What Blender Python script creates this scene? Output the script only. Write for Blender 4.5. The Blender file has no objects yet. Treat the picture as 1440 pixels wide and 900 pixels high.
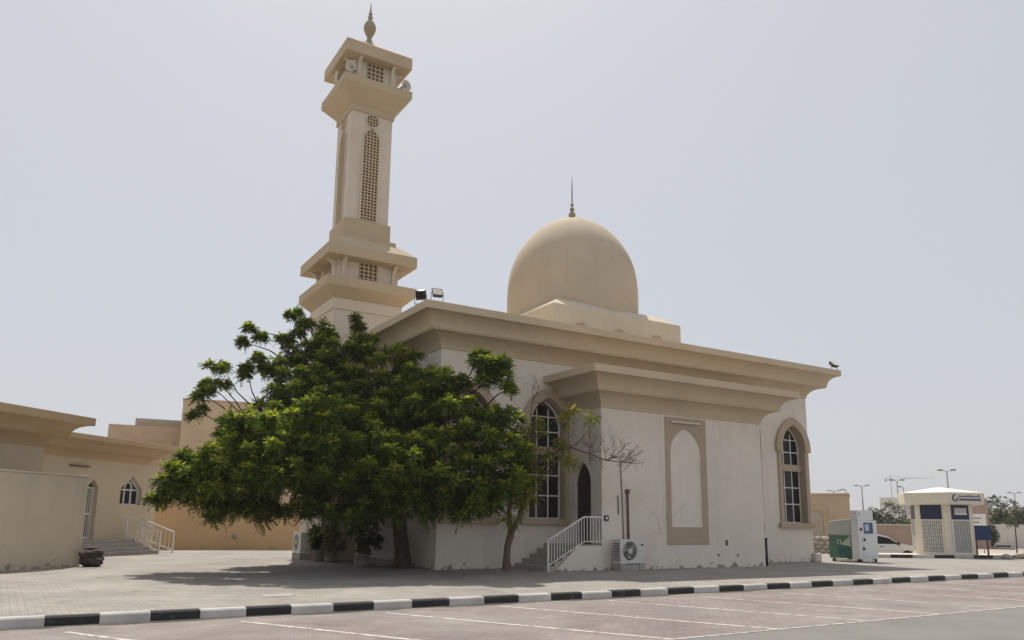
import bpy, bmesh, math, random
import numpy as np
from mathutils import Vector, Matrix, noise
from mathutils.geometry import tessellate_polygon
R = math.radians
random.seed(7); rng = np.random.default_rng(11)
S = bpy.context.scene
COL = S.collection

# ------------------------------------------------------------------ materials
def new_mat(name):
    m = bpy.data.materials.new(name); m.use_nodes = True
    nt = m.node_tree; b = nt.nodes['Principled BSDF']
    return m, nt, b
def N(nt, t, **kw):
    n = nt.nodes.new(t)
    for k, v in kw.items(): setattr(n, k, v)
    return n
def ramp(nt, src, stops):
    r = N(nt, 'ShaderNodeValToRGB'); nt.links.new(src, r.inputs[0])
    e = r.color_ramp.elements
    while len(e) < len(stops): e.new(0.5)
    for el, (p, c) in zip(e, stops): el.position = p; el.color = (*c, 1) if len(c) == 3 else c
    return r.outputs[0]
def noise_tex(nt, vec, scale, detail=4, rough=.55):
    n = N(nt, 'ShaderNodeTexNoise'); n.inputs['Scale'].default_value = scale
    n.inputs['Detail'].default_value = detail; n.inputs['Roughness'].default_value = rough
    nt.links.new(vec, n.inputs['Vector']); return n.outputs[0]
def mixc(nt, fac, a, b, mode='MIX'):
    m = N(nt, 'ShaderNodeMix', data_type='RGBA', blend_type=mode)
    for s, v in ((m.inputs[0], fac), (m.inputs[6], a), (m.inputs[7], b)):
        if isinstance(v, (int, float)): s.default_value = v
        elif isinstance(v, tuple): s.default_value = (*v, 1)
        else: nt.links.new(v, s)
    return m.outputs[2]
def objvec(nt, scale=(1, 1, 1), rot=0):
    tc = N(nt, 'ShaderNodeTexCoord'); mp = N(nt, 'ShaderNodeMapping')
    mp.inputs['Scale'].default_value = scale; mp.inputs['Rotation'].default_value = (0, 0, rot)
    nt.links.new(tc.outputs['Object'], mp.inputs[0]); return mp.outputs[0]
def bump(nt, b, h, strength, dist=.02):
    bp = N(nt, 'ShaderNodeBump'); bp.inputs['Strength'].default_value = strength
    bp.inputs['Distance'].default_value = dist
    nt.links.new(h, bp.inputs['Height']); nt.links.new(bp.outputs[0], b.inputs['Normal'])
def simple(name, col, rough=.6, metal=0, var=.12, scale=6, spec=.4):
    m, nt, b = new_mat(name)
    v = objvec(nt); n = noise_tex(nt, v, scale, 5)
    c = ramp(nt, n, [(.3, tuple(x*(1-var) for x in col)), (.7, tuple(min(1, x*(1+var)) for x in col))])
    nt.links.new(c, b.inputs['Base Color'])
    b.inputs['Roughness'].default_value = rough; b.inputs['Metallic'].default_value = metal
    b.inputs['Specular IOR Level'].default_value = spec
    return m
def plaster(name, col, grime=0.0, streak=.2, dirt=(.30, .25, .19)):
    """painted render: broad mottling, rain streaks, fine grain; optional flaking along the foot of the wall"""
    m, nt, b = new_mat(name)
    v = objvec(nt)
    big = noise_tex(nt, v, .55, 5, .6)
    c = ramp(nt, big, [(.30, tuple(x*.90 for x in col)), (.52, col), (.75, tuple(min(1, x*1.05) for x in col))])
    vs = objvec(nt, (5.0, 5.0, .28))
    st = noise_tex(nt, vs, 1.0, 5, .62)
    sm = ramp(nt, st, [(.54, (0, 0, 0)), (.80, (1, 1, 1))])
    fs = N(nt, 'ShaderNodeMath', operation='MULTIPLY'); nt.links.new(sm, fs.inputs[0]); fs.inputs[1].default_value = streak
    c = mixc(nt, fs.outputs[0], c, dirt)
    sp = noise_tex(nt, v, 9, 4, .6)
    spm = ramp(nt, sp, [(.66, (0, 0, 0)), (.78, (1, 1, 1))])
    f2 = N(nt, 'ShaderNodeMath', operation='MULTIPLY'); nt.links.new(spm, f2.inputs[0]); f2.inputs[1].default_value = .10
    c = mixc(nt, f2.outputs[0], c, dirt)
    wv = N(nt, 'ShaderNodeVectorMath', operation='ADD'); nt.links.new(v, wv.inputs[0])
    wn_ = N(nt, 'ShaderNodeTexNoise'); wn_.inputs['Scale'].default_value = 1.3; wn_.inputs['Detail'].default_value = 5; nt.links.new(v, wn_.inputs['Vector']); nt.links.new(wn_.outputs[1], wv.inputs[1])
    vo = N(nt, 'ShaderNodeTexVoronoi', feature='DISTANCE_TO_EDGE'); vo.inputs['Scale'].default_value = .42; nt.links.new(wv.outputs[0], vo.inputs['Vector'])
    ck = ramp(nt, vo.outputs[0], [(.0, (1, 1, 1)), (.007, (0, 0, 0))])
    mk = ramp(nt, noise_tex(nt, v, .35, 3), [(.5, (0, 0, 0)), (.62, (1, 1, 1))])
    f4 = N(nt, 'ShaderNodeMath', operation='MULTIPLY'); nt.links.new(ck, f4.inputs[0]); nt.links.new(mk, f4.inputs[1])
    f5 = N(nt, 'ShaderNodeMath', operation='MULTIPLY'); nt.links.new(f4.outputs[0], f5.inputs[0]); f5.inputs[1].default_value = .5
    c = mixc(nt, f5.outputs[0], c, dirt)
    if grime:
        sx = N(nt, 'ShaderNodeSeparateXYZ'); nt.links.new(v, sx.inputs[0])
        gn = noise_tex(nt, v, 3.2, 8, .72)
        ma = N(nt, 'ShaderNodeMath', operation='MULTIPLY_ADD'); nt.links.new(gn, ma.inputs[0]); ma.inputs[1].default_value = 1.5; ma.inputs[2].default_value = -.74
        lt = N(nt, 'ShaderNodeMath', operation='SUBTRACT'); nt.links.new(ma.outputs[0], lt.inputs[0]); nt.links.new(sx.outputs[2], lt.inputs[1])
        gm = ramp(nt, lt.outputs[0], [(.0, (0, 0, 0)), (.03, (1, 1, 1))])
        f3 = N(nt, 'ShaderNodeMath', operation='MULTIPLY'); nt.links.new(gm, f3.inputs[0]); f3.inputs[1].default_value = grime
        c = mixc(nt, f3.outputs[0], c, (.13, .11, .09))
    nt.links.new(c, b.inputs['Base Color']); b.inputs['Roughness'].default_value = .92
    b.inputs['Specular IOR Level'].default_value = .2
    fine = noise_tex(nt, v, 38, 3, .6)
    bump(nt, b, fine, .25, .012)
    return m

M = {}
M['cream'] = plaster('cream_render', (.70, .64, .56), grime=.75)
M['cream_clean'] = plaster('cream_render_high', (.71, .65, .575))
M['tan'] = plaster('tan_render', (.545, .445, .315), streak=.22)
M['trim'] = plaster('trim_render', (.43, .345, .255), streak=.15)
M['minaret'] = plaster('minaret_render', (.61, .54, .45))
M['mintan'] = plaster('minaret_tan', (.48, .39, .27), streak=.2)
M['dome'] = plaster('dome_render', (.52, .435, .325), streak=.32)
M['drum'] = plaster('drum_render', (.60, .52, .40))
M['yard'] = plaster('yard_render', (.63, .54, .41), grime=.6, streak=.16)
M['wash'] = plaster('washroom_render', (.59, .50, .37), streak=.2)
M['washtan'] = plaster('washroom_tan', (.51, .375, .225), streak=.22)
M['orange'] = plaster('orange_render', (.54, .38, .22), grime=.3, streak=.12)
M['school'] = plaster('school_render', (.54, .39, .255), streak=.16)
M['schoolb'] = plaster('school_render_b', (.56, .41, .265), streak=.12)
M['greyroof'] = simple('grey_roof', (.43, .40, .32), .8)
M['whitepaint'] = simple('white_paint', (.74, .73, .70), .45, var=.05)
M['railpaint'] = simple('rail_paint', (.70, .68, .64), .45, var=.08)
M['darkwood'] = simple('dark_wood', (.045, .028, .022), .5)
M['brownpipe'] = simple('brown_pipe', (.13, .065, .045), .6)
M['blackpipe'] = simple('black_pipe', (.018, .017, .017), .6)
M['cable'] = simple('cable', (.20, .18, .155), .7)
M['metalgrey'] = simple('grey_metal', (.30, .30, .29), .45, .4)
M['blackmetal'] = simple('black_metal', (.02, .02, .022), .45, spec=.3)
M['lampface'] = simple('lamp_face', (.62, .57, .45), .25, var=.05)
M['horn'] = simple('horn_plastic', (.52, .48, .41), .5, var=.06)
M['finial'] = simple('finial_gilt', (.30, .245, .155), .42, .35)
M['lattice'] = simple('lattice_concrete', (.46, .37, .24), .85)
M['hollow'] = simple('lattice_void', (.10, .075, .052), .9)
M['acwhite'] = simple('ac_enamel', (.60, .59, .55), .45, var=.06)
M['block'] = simple('concrete_block', (.34, .325, .30), .9, var=.2)
M['concrete'] = simple('concrete', (.40, .375, .335), .9, var=.15)
M['bark'] = simple('bark', (.07, .05, .037), .95, var=.45, scale=9)
M['twig'] = simple('twig', (.17, .125, .095), .9, var=.2)
M['sack'] = simple('brown_sack', (.062, .042, .034), .8, var=.55, scale=7)
M['green'] = simple('green_panel', (.06, .145, .105), .4, var=.05)
M['teal'] = simple('teal_panel', (.018, .10, .085), .4, var=.05)
M['greypanel'] = simple('grey_panel', (.40, .43, .39), .5, var=.07)
M['whitepanel'] = simple('white_panel', (.63, .65, .65), .4, var=.04)
M['bluescreen'] = simple('blue_screen', (.03, .06, .17), .3, var=.1)
M['paleblue'] = simple('pale_label', (.42, .46, .62), .4)
M['navy'] = simple('navy_panel', (.010, .020, .062), .35, var=.08)
M['kcream'] = simple('kiosk_cream', (.66, .61, .50), .5, var=.05)
M['kwhite'] = simple('kiosk_roof', (.74, .71, .63), .5, var=.04)
M['vent'] = simple('vent_slat', (.47, .455, .43), .5)
M['ventdark'] = simple('vent_gap', (.12, .12, .125), .6)
M['logo'] = simple('logo_blue', (.05, .09, .20), .4)
M['sign_blue'] = simple('sign_blue', (.012, .034, .115), .4, var=.06)
M['rust'] = simple('rust_post', (.15, .06, .045), .7)
M['carpaint'] = simple('car_paint', (.60, .61, .60), .22, .25, var=.02, spec=.6)
M['tyre'] = simple('tyre', (.015, .015, .015), .9)
M['rim'] = simple('rim', (.42, .42, .43), .3, .7)
M['lens'] = simple('headlamp_lens', (.62, .64, .66), .1)
M['pinkwall'] = plaster('pink_wall', (.40, .29, .235))
M['whitewall'] = plaster('white_wall', (.68, .65, .60))
M['rubble'] = simple('rubble_stone', (.40, .355, .29), .95, var=.3, scale=3)
M['utility'] = plaster('utility_render', (.48, .365, .25))
M['utildoor'] = simple('utility_door', (.40, .33, .255), .6, var=.08)
M['dust'] = simple('dusty_block', (.55, .50, .43), .9)
M['villa'] = plaster('villa_render', (.58, .52, .44))
M['straw'] = simple('dry_frond', (.34, .29, .20), .9, var=.25)
M['pot'] = simple('pot_clay', (.30, .255, .22), .7, var=.1)

def glass():
    m, nt, b = new_mat('window_glass')
    v = objvec(nt); n = noise_tex(nt, v, 1.2, 3)
    c = ramp(nt, n, [(.35, (.010, .010, .010)), (.55, (.03, .027, .026)), (.75, (.075, .068, .062))])  # paler patches stand for reflections, painted into the glass colour
    nt.links.new(c, b.inputs['Base Color']); b.inputs['Roughness'].default_value = .2
    b.inputs['Specular IOR Level'].default_value = .14
    bump(nt, b, n, .15, .05)
    return m
M['glass'] = glass()

def pavers(name, c1, c2, mortar, rot, bw=.20, bh=.10, patch=None, patchscale=.12, rough=.9, mort=.008, grey=None):
    m, nt, b = new_mat(name)
    v = objvec(nt, rot=rot)
    br = N(nt, 'ShaderNodeTexBrick'); nt.links.new(v, br.inputs['Vector'])
    br.inputs['Scale'].default_value = 1; br.inputs['Brick Width'].default_value = bw; br.inputs['Row Height'].default_value = bh
    br.inputs['Mortar Size'].default_value = mort; br.inputs['Mortar Smooth'].default_value = .3
    br.inputs['Color1'].default_value = (*c1, 1); br.inputs['Color2'].default_value = (*c2, 1); br.inputs['Mortar'].default_value = (*mortar, 1)
    c = br.outputs[0]
    v0 = objvec(nt)
    if patch:
        p = noise_tex(nt, v0, patchscale, 5, .6)
        pm = ramp(nt, p, [(.42, (0, 0, 0)), (.60, (1, 1, 1))])
        pf = N(nt, 'ShaderNodeMath', operation='MULTIPLY'); nt.links.new(pm, pf.inputs[0]); pf.inputs[1].default_value = .75
        c = mixc(nt, pf.outputs[0], c, patch, 'MIX')
        c = mixc(nt, .35, c, br.outputs[0])
    # wind-blown dust and wheel stains
    d = noise_tex(nt, v0, .5, 6, .65)
    dm = ramp(nt, d, [(.35, (.80, .80, .80)), (.65, (1.1, 1.09, 1.07))])
    c = mixc(nt, 1.0, c, dm, 'MULTIPLY')
    d2 = noise_tex(nt, v0, 3.1, 5, .7)
    dm2 = ramp(nt, d2, [(.3, (.86, .86, .86)), (.7, (1.07, 1.07, 1.07))])
    c = mixc(nt, 1.0, c, dm2, 'MULTIPLY')
    oil = noise_tex(nt, v0, .9, 3, .5)
    om = ramp(nt, oil, [(.63, (1, 1, 1)), (.76, (.70, .69, .68))])
    c = mixc(nt, 1.0, c, om, 'MULTIPLY')
    nt.links.new(c, b.inputs['Base Color']); b.inputs['Roughness'].default_value = rough
    b.inputs['Specular IOR Level'].default_value = .25
    bump(nt, b, br.outputs[1], -.3, .006)
    return m
KD = R(32.6)
M['plaza'] = pavers('plaza_pavers', (.345, .318, .286), (.305, .28, .25), (.19, .175, .155), -KD, .22, .11, patch=(.335, .308, .276))
M['parking'] = pavers('parking_pavers', (.275, .228, .213), (.24, .197, .184), (.16, .138, .128), -KD, .20, .10, patch=(.285, .27, .248), patchscale=.28)
def asphalt():
    m, nt, b = new_mat('asphalt')
    v = objvec(nt); n = noise_tex(nt, v, 60, 4, .7); g = noise_tex(nt, v, .6, 5, .6)
    c = ramp(nt, n, [(.3, (.135, .128, .118)), (.7, (.215, .204, .188))])
    c = mixc(nt, 1.0, c, ramp(nt, g, [(.3, (.85, .85, .85)), (.7, (1.12, 1.11, 1.09))]), 'MULTIPLY')
    nt.links.new(c, b.inputs['Base Color']); b.inputs['Roughness'].default_value = .9
    bump(nt, b, n, .4, .01); return m
M['asphalt'] = asphalt()
def sand():
    m, nt, b = new_mat('sand')
    v = objvec(nt); n = noise_tex(nt, v, .15, 6, .65); f = noise_tex(nt, v, 5, 6, .7)
    c = ramp(nt, n, [(.3, (.33, .285, .225)), (.7, (.44, .385, .31))])
    c = mixc(nt, 1.0, c, ramp(nt, f, [(.3, (.8, .8, .8)), (.7, (1.1, 1.1, 1.1))]), 'MULTIPLY')
    nt.links.new(c, b.inputs['Base Color']); b.inputs['Roughness'].default_value = .95
    bump(nt, b, f, .6, .05); return m
M['sand'] = sand()
def kerbpaint(name, col, chip):
    m, nt, b = new_mat(name)
    v = objvec(nt); n = noise_tex(nt, v, 7, 6, .7); g = noise_tex(nt, v, 1.7, 5, .6)
    c = ramp(nt, g, [(.3, tuple(x*.66 for x in col)), (.7, col)])
    cm = ramp(nt, n, [(.58, (0, 0, 0)), (.66, (1, 1, 1))])
    f = N(nt, 'ShaderNodeMath', operation='MULTIPLY'); nt.links.new(cm, f.inputs[0]); f.inputs[1].default_value = .55
    c = mixc(nt, f.outputs[0], c, chip)
    nt.links.new(c, b.inputs['Base Color']); b.inputs['Roughness'].default_value = .75
    bump(nt, b, n, .3, .01); return m
M['kerbwhite'] = kerbpaint('kerb_white', (.58, .57, .54), (.36, .34, .31))
M['kerbblack'] = kerbpaint('kerb_black', (.022, .022, .023), (.11, .105, .095))
def linepaint():
    m, nt, b = new_mat('line_paint')
    v = objvec(nt); n = noise_tex(nt, v, 6, 6, .75)
    c = ramp(nt, n, [(.42, (.30, .25, .235)), (.53, (.56, .53, .49)), (.8, (.68, .66, .62))])
    nt.links.new(c, b.inputs['Base Color']); b.inputs['Roughness'].default_value = .8; return m
M['line'] = linepaint()

def leafmat(name, dark, mid, young, transl=.35):
    """colour by each leaf's own random tint (attribute), part of the light passes through"""
    m, nt, b = new_mat(name)
    a = N(nt, 'ShaderNodeAttribute'); a.attribute_name = 'tint'
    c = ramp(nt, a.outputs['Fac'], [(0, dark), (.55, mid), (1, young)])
    nt.links.new(c, b.inputs['Base Color']); b.inputs['Roughness'].default_value = .65
    b.inputs['Specular IOR Level'].default_value = .12
    t = N(nt, 'ShaderNodeBsdfTranslucent'); 
    tc = mixc(nt, 1.0, c, (1.15, 1.25, .55), 'MULTIPLY'); nt.links.new(tc, t.inputs[0])
    mx = N(nt, 'ShaderNodeMixShader'); mx.inputs[0].default_value = transl
    nt.links.new(b.outputs[0], mx.inputs[1]); nt.links.new(t.outputs[0], mx.inputs[2])
    nt.links.new(mx.outputs[0], nt.nodes['Material Output'].inputs[0]); return m
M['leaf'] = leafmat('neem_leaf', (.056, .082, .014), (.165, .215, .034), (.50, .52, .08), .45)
M['leafyellow'] = leafmat('yellowing_leaf', (.11, .15, .03), (.30, .29, .045), (.52, .42, .06))
M['leaffar'] = leafmat('far_leaf', (.05, .065, .035), (.085, .105, .055), (.12, .13, .07), .2)
M['leafbush'] = leafmat('bush_leaf', (.04, .06, .02), (.075, .11, .03), (.14, .18, .05))
M['leafpale'] = leafmat('pale_leaf', (.10, .11, .06), (.20, .20, .12), (.36, .33, .22), .3)

# ------------------------------------------------------------------ object helpers
def tag(o, label=None, cat=None, group=None, kind=None):
    if label: o['label'] = label
    if cat: o['category'] = cat
    if group: o['group'] = group
    if kind: o['kind'] = kind
    return o
def thing(name, label, cat, loc=(0, 0, 0), rz=0, group=None):
    o = bpy.data.objects.new(name, None); COL.objects.link(o)
    o.empty_display_size = .3; o.location = loc; o.rotation_euler = (0, 0, rz)
    return tag(o, label, cat, group)
class MB:
    """collects faces of one mesh; every face carries a material slot and a smooth flag"""
    def __init__(s): s.v = []; s.f = []; s.mi = []; s.sm = []; s.cur = 0
    def add(s, vs, fs, smooth=False):
        o = len(s.v); s.v += [tuple(p) for p in vs]
        for f in fs: s.f.append([i+o for i in f]); s.mi.append(s.cur); s.sm.append(smooth)
        return s
    def box(s, x0, x1, y0, y1, z0, z1):
        return s.add([(x0,y0,z0),(x1,y0,z0),(x1,y1,z0),(x0,y1,z0),(x0,y0,z1),(x1,y0,z1),(x1,y1,z1),(x0,y1,z1)],
                     [(0,3,2,1),(4,5,6,7),(0,1,5,4),(1,2,6,5),(2,3,7,6),(3,0,4,7)])
    def beam(s, a, b, w, h=None):
        """square bar from a to b"""
        a, b = Vector(a), Vector(b); d = (b-a).normalized(); h = h or w
        up = Vector((0,0,1)) if abs(d.z) < .95 else Vector((0,1,0))
        x = d.cross(up).normalized()*(w/2); y = x.cross(d).normalized()*(h/2)
        vs = [a-x-y, a+x-y, a+x+y, a-x+y, b-x-y, b+x-y, b+x+y, b-x+y]
        return s.add(vs, [(0,1,2,3),(7,6,5,4),(0,4,5,1),(1,5,6,2),(2,6,7,3),(3,7,4,0)])
    def tube(s, pts, rad, n=8, cap=True):
        pts = [Vector(p) for p in pts]
        if not isinstance(rad, (list, tuple)): rad = [rad]*len(pts)
        vs = []; px = None
        for i, p in enumerate(pts):
            d = (pts[min(i+1, len(pts)-1)]-pts[max(i-1, 0)]).normalized()
            if px is None: px = d.orthogonal().normalized()
            else: px = (px-d*px.dot(d)).normalized()
            y = d.cross(px)
            vs += [p+(px*math.cos(2*math.pi*k/n)+y*math.sin(2*math.pi*k/n))*rad[i] for k in range(n)]
        fs = [(i*n+k, i*n+(k+1) % n, (i+1)*n+(k+1) % n, (i+1)*n+k) for i in range(len(pts)-1) for k in range(n)]
        s.add(vs, fs, True)
        if cap:
            s.add(vs[:n], [tuple(range(n))[::-1]]); s.add(vs[-n:], [tuple(range(n))])
        return s
    def lathe(s, prof, n=24, c=(0, 0), smooth=True):
        """prof: (radius, z) pairs, bottom to top"""
        vs = [(c[0]+r*math.cos(2*math.pi*k/n), c[1]+r*math.sin(2*math.pi*k/n), z) for r, z in prof for k in range(n)]
        fs = [(i*n+k, i*n+(k+1) % n, (i+1)*n+(k+1) % n, (i+1)*n+k) for i in range(len(prof)-1) for k in range(n)]
        return s.add(vs, fs, smooth)
    def sqlathe(s, prof, c=(0, 0), smooth=False, close=True):
        """square-plan sweep: (half width, z) pairs, bottom to top"""
        vs = [(c[0]+sx*h, c[1]+sy*h, z) for h, z in prof for sx, sy in ((-1,-1),(1,-1),(1,1),(-1,1))]
        fs = [(i*4+k, i*4+(k+1) % 4, i*4+4+(k+1) % 4, i*4+4+k) for i in range(len(prof)-1) for k in range(4)]
        if close: fs += [(3,2,1,0), tuple(len(vs)-4+k for k in range(4))]
        return s.add(vs, fs, smooth)
    def rectsweep(s, x0, x1, y0, y1, prof, cap=True, sides=(1,1,1,1)):
        """sweep (offset, z) profile round a rectangle; sides = front(y0), right(x1), back(y1), left(x0) overhang on/off"""
        vs = []
        f, r, b, l = sides
        for e, z in prof: vs += [(x0-e*l, y0-e*f, z), (x1+e*r, y0-e*f, z), (x1+e*r, y1+e*b, z), (x0-e*l, y1+e*b, z)]
        fs = [(i*4+k, i*4+(k+1) % 4, i*4+4+(k+1) % 4, i*4+4+k) for i in range(len(prof)-1) for k in range(4)]
        if cap: fs += [(3,2,1,0), tuple(len(vs)-4+k for k in range(4))]
        return s.add(vs, fs)
    def prism(s, poly, d0, d1, frame=None, holes=(), smooth=False):
        """poly in (u, v), extruded along w from d0 to d1; frame maps (u, v, w) to xyz"""
        fr = frame or (lambda u, v, w: (u, v, w))
        loops = [poly]+list(holes); flat = [p for l in loops for p in l]
        tri = tessellate_polygon([[Vector((u, v, 0)) for u, v in l] for l in loops])
        n = len(flat)
        vs = [fr(u, v, d0) for u, v in flat]+[fr(u, v, d1) for u, v in flat]
        s.add(vs, [tuple(t) for t in tri]+[tuple(i+n for i in t)[::-1] for t in tri])
        o = 0
        for l in loops:
            k = len(l)
            s.add([fr(u, v, d0) for u, v in l]+[fr(u, v, d1) for u, v in l], [(i, (i+1) % k, k+(i+1) % k, k+i) for i in range(k)], smooth)
            o += k
        return s
    def sphere(s, c, r, n=12, sc=(1, 1, 1)):
        prof = [(max(1e-4, math.sin(math.pi*i/n)), -math.cos(math.pi*i/n)) for i in range(n+1)]
        m = 2*n
        vs = [(c[0]+r*sc[0]*q*math.cos(2*math.pi*k/m), c[1]+r*sc[1]*q*math.sin(2*math.pi*k/m), c[2]+r*sc[2]*z) for q, z in prof for k in range(m)]
        fs = [(i*m+k, i*m+(k+1) % m, (i+1)*m+(k+1) % m, (i+1)*m+k) for i in range(n) for k in range(m)]
        return s.add(vs, fs, True)
    def build(s, name, mats, parent=None, bevel=0, label=None, loc=None, fix=True):
        me = bpy.data.meshes.new(name); me.from_pydata(s.v, [], s.f)
        mats = mats if isinstance(mats, (list, tuple)) else [mats]
        for m in mats: me.materials.append(M[m] if isinstance(m, str) else m)
        me.polygons.foreach_set('material_index', s.mi); me.polygons.foreach_set('use_smooth', s.sm)
        if fix:
            bm = bmesh.new(); bm.from_mesh(me); bmesh.ops.remove_doubles(bm, verts=bm.verts, dist=1e-5)
            bmesh.ops.recalc_face_normals(bm, faces=bm.faces); bm.to_mesh(me); bm.free()
        me.update()
        o = bpy.data.objects.new(name, me); COL.objects.link(o)
        if parent is not None: o.parent = parent
        if loc: o.location = loc
        if bevel:
            b = o.modifiers.new('bevel', 'BEVEL'); b.width = bevel; b.segments = 2; b.limit_method = 'ANGLE'; b.angle_limit = R(40)
        if label: o['label'] = label
        return o
def children(o): return [c for c in bpy.data.objects if c.parent == o]
def copy_tree(o, parent=None):
    c = o.copy(); COL.objects.link(c); c.parent = parent
    for ch in children(o): copy_tree(ch, c)
    return c
def arch(cx, hw, zs, za, n=10):
    """pointed arch outline from left springing over the apex to right springing"""
    h = za-zs; rr = (h*h+hw*hw)/(2*hw)          # arc centred on the springing line
    pts = []
    a1 = math.asin(min(1, h/rr))
    for i in range(n+1):
        t = a1*i/n; pts.append((cx-hw+rr-rr*math.cos(t), zs+rr*math.sin(t)))
    return pts+[(2*cx-x, z) for x, z in pts[-2::-1]]
def archpoly(cx, hw, z0, zs, za, n=10): return [(cx+hw, z0), (cx-hw, z0)]+arch(cx, hw, zs, za, n)
def cove(e0, z0, e1, z1, n=8):
    """concave quarter sweep: rises off the wall, ends level"""
    return [(e0+(e1-e0)*(1-math.cos(math.pi/2*i/n)), z0+(z1-z0)*math.sin(math.pi/2*i/n)) for i in range(n+1)]

# ------------------------------------------------------------------ ground
kd = Vector((math.cos(KD), math.sin(KD))); kn = Vector((math.sin(KD), -math.cos(KD)))      # along the kerb / towards the road
K0 = Vector((.18, 16.12))
def K(t, d=0): p = K0+kd*t+kn*d; return (p.x, p.y)
def sheet(name, pts, z, mat, drop=0, kind='structure'):
    mb = MB()
    if drop: mb.prism(pts, z-drop, z)
    else:
        tri = tessellate_polygon([[Vector((x, y, 0)) for x, y in pts]]); mb.add([(x, y, z) for x, y in pts], [tuple(t) for t in tri])
    o = mb.build(name, mat); 
    if kind: o['kind'] = kind
    return o
g = MB()
for i in range(24):      # ground sheet with rings so that it reaches the horizon
    pass
g.add([(-2500,-600,-.42),(2500,-600,-.42),(2500,3000,-.42),(-2500,3000,-.42)], [(0,1,2,3)])
g.build('ground', 'sand')['kind'] = 'structure'
sheet('plaza', [K(-60,-.1), K(46,-.1), (30.5, 41.4), (25.3, 39.9), (20.8, 38.7), (17.6, 38.6), (15.5, 60), (-60, 62)], 0, 'plaza', .6)
sheet('parking', [K(-60,.004), K(-60, 5.1), K(70, 5.1), K(70,.004)], -.15, 'parking', .4)
sheet('road', [K(-80, 5.104), K(-80, 26), K(110, 26), K(110, 5.104)], -.152, 'asphalt', .4)
# painted markings
mb = MB()
def stripe(a, b, w=.095, z=-.146):
    a, b = Vector(a), Vector(b); d = (b-a).normalized(); p = Vector((-d.y, d.x))*w/2
    n = 10
    for i in range(n):
        s0, s1 = a.lerp(b, i/n), a.lerp(b, (i+1)/n)
        mb.add([(*(s0-p), z), (*(s1-p), z), (*(s1+p), z), (*(s0+p), z)], [(0,1,2,3)])
ends = [((-6.12,11.39),-28.7),((-4.12,12.8),-30.2),((-2.07,14.22),-31.2),((-.085,15.62),-33),((2.21,16.98),-35.5),((4.43,18.2),-38),((6.75,19.54),-40),((9.08,20.87),-43),((10.95,22.3),-46),((13.1,23.7),-48),((15.2,25.05),-50)]
for (x, y), a in ends:
    a = R(a); d = Vector((math.cos(a), math.sin(a)))
    dist = (5.05-(Vector((x, y))-K0).dot(kn))/d.dot(kn)
    stripe((x, y), Vector((x, y))+d*dist)
for k in range(3):
    a = R(-28); p = Vector((-8.2-2.05*k, 9.98-1.36*k)); d = Vector((math.cos(a), math.sin(a))); stripe(p, p+d*5.3)
stripe(K(-30, 5.08), K(40, 5.08), .055)
mb.build('parking_lines', 'line')['kind'] = 'structure'
# kerb: alternate black and white stones
mb = MB()
for i in range(-44, 62):
    kt = lambda k: -8.09+.70*k+.0044*k*abs(k)
    t0, t1 = kt(i)+.006, kt(i+1)-.006; mb.cur = i % 2
    w = random.uniform(-.009, .009)
    a, b = K(t0, -.16), K(t1, -.16); c, d = K(t1, w), K(t0, w)
    zt = .012+random.uniform(-.007, .007); ch = .025
    c2, d2 = K(t1, w-ch), K(t0, w-ch)
    vs = [(*a,-.3),(*b,-.3),(*c,-.3),(*d,-.3),(*a,zt),(*b,zt),(*c2,zt),(*d2,zt),(*c,zt-ch),(*d,zt-ch)]
    mb.add(vs, [(4,7,6,5),(7,9,8,6),(9,3,2,8),(0,4,5,1),(0,3,9,7,4),(1,5,6,8,2)])
mb.build('kerb', ['kerbblack', 'kerbwhite'])['kind'] = 'structure'
# sand blown into the gutter
mb = MB(); n = 260; e_ = []
for i in range(n+1):
    t = -30+75*i/n; w_ = max(.012, .07+.10*noise.noise(Vector((t*.7, 0, 0)))+.05*noise.noise(Vector((t*2.9, 3, 0)))); e_.append((K(t, .006), K(t, .006+w_)))
for (a, b), (c, d) in zip(e_, e_[1:]): mb.add([(*a, -.128), (*c, -.128), (*d, -.1475), (*b, -.1475)], [(0, 3, 2, 1)])
mb.build('gutter_sand', 'sand')['kind'] = 'structure'
# traffic-island kerb by the kiosk and the far road
mb = MB()
P = [Vector((17.6, 38.5)), Vector((20.8, 38.55)), Vector((25.3, 39.75)), Vector((30.5, 41.2))]
acc = 0; i = 0
for a, b in zip(P, P[1:]):
    L_ = (b-a).length; n = max(1, round(L_/1.05))
    for k in range(n):
        p, q = a.lerp(b, k/n), a.lerp(b, (k+.97)/n); d = (b-a).normalized(); nn = Vector((-d.y, d.x))*.2
        mb.cur = i % 2; i += 1
        mb.add([(*p,-.4),(*q,-.4),(*(q+nn),-.4),(*(p+nn),-.4),(*p,.16),(*q,.16),(*(q+nn),.16),(*(p+nn),.16)], [(4,5,6,7),(0,1,5,4),(1,2,6,5),(2,3,7,6),(3,0,4,7)])
mb.build('island_kerb', ['kerbwhite', 'kerbblack'])['kind'] = 'structure'
sheet('island', [(17.7, 38.72), (20.8, 38.77), (25.3, 39.97), (30.5, 41.42), (29.5, 42.4), (25, 44.2), (18.2, 42.0)], .10, 'dust', .5)
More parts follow.
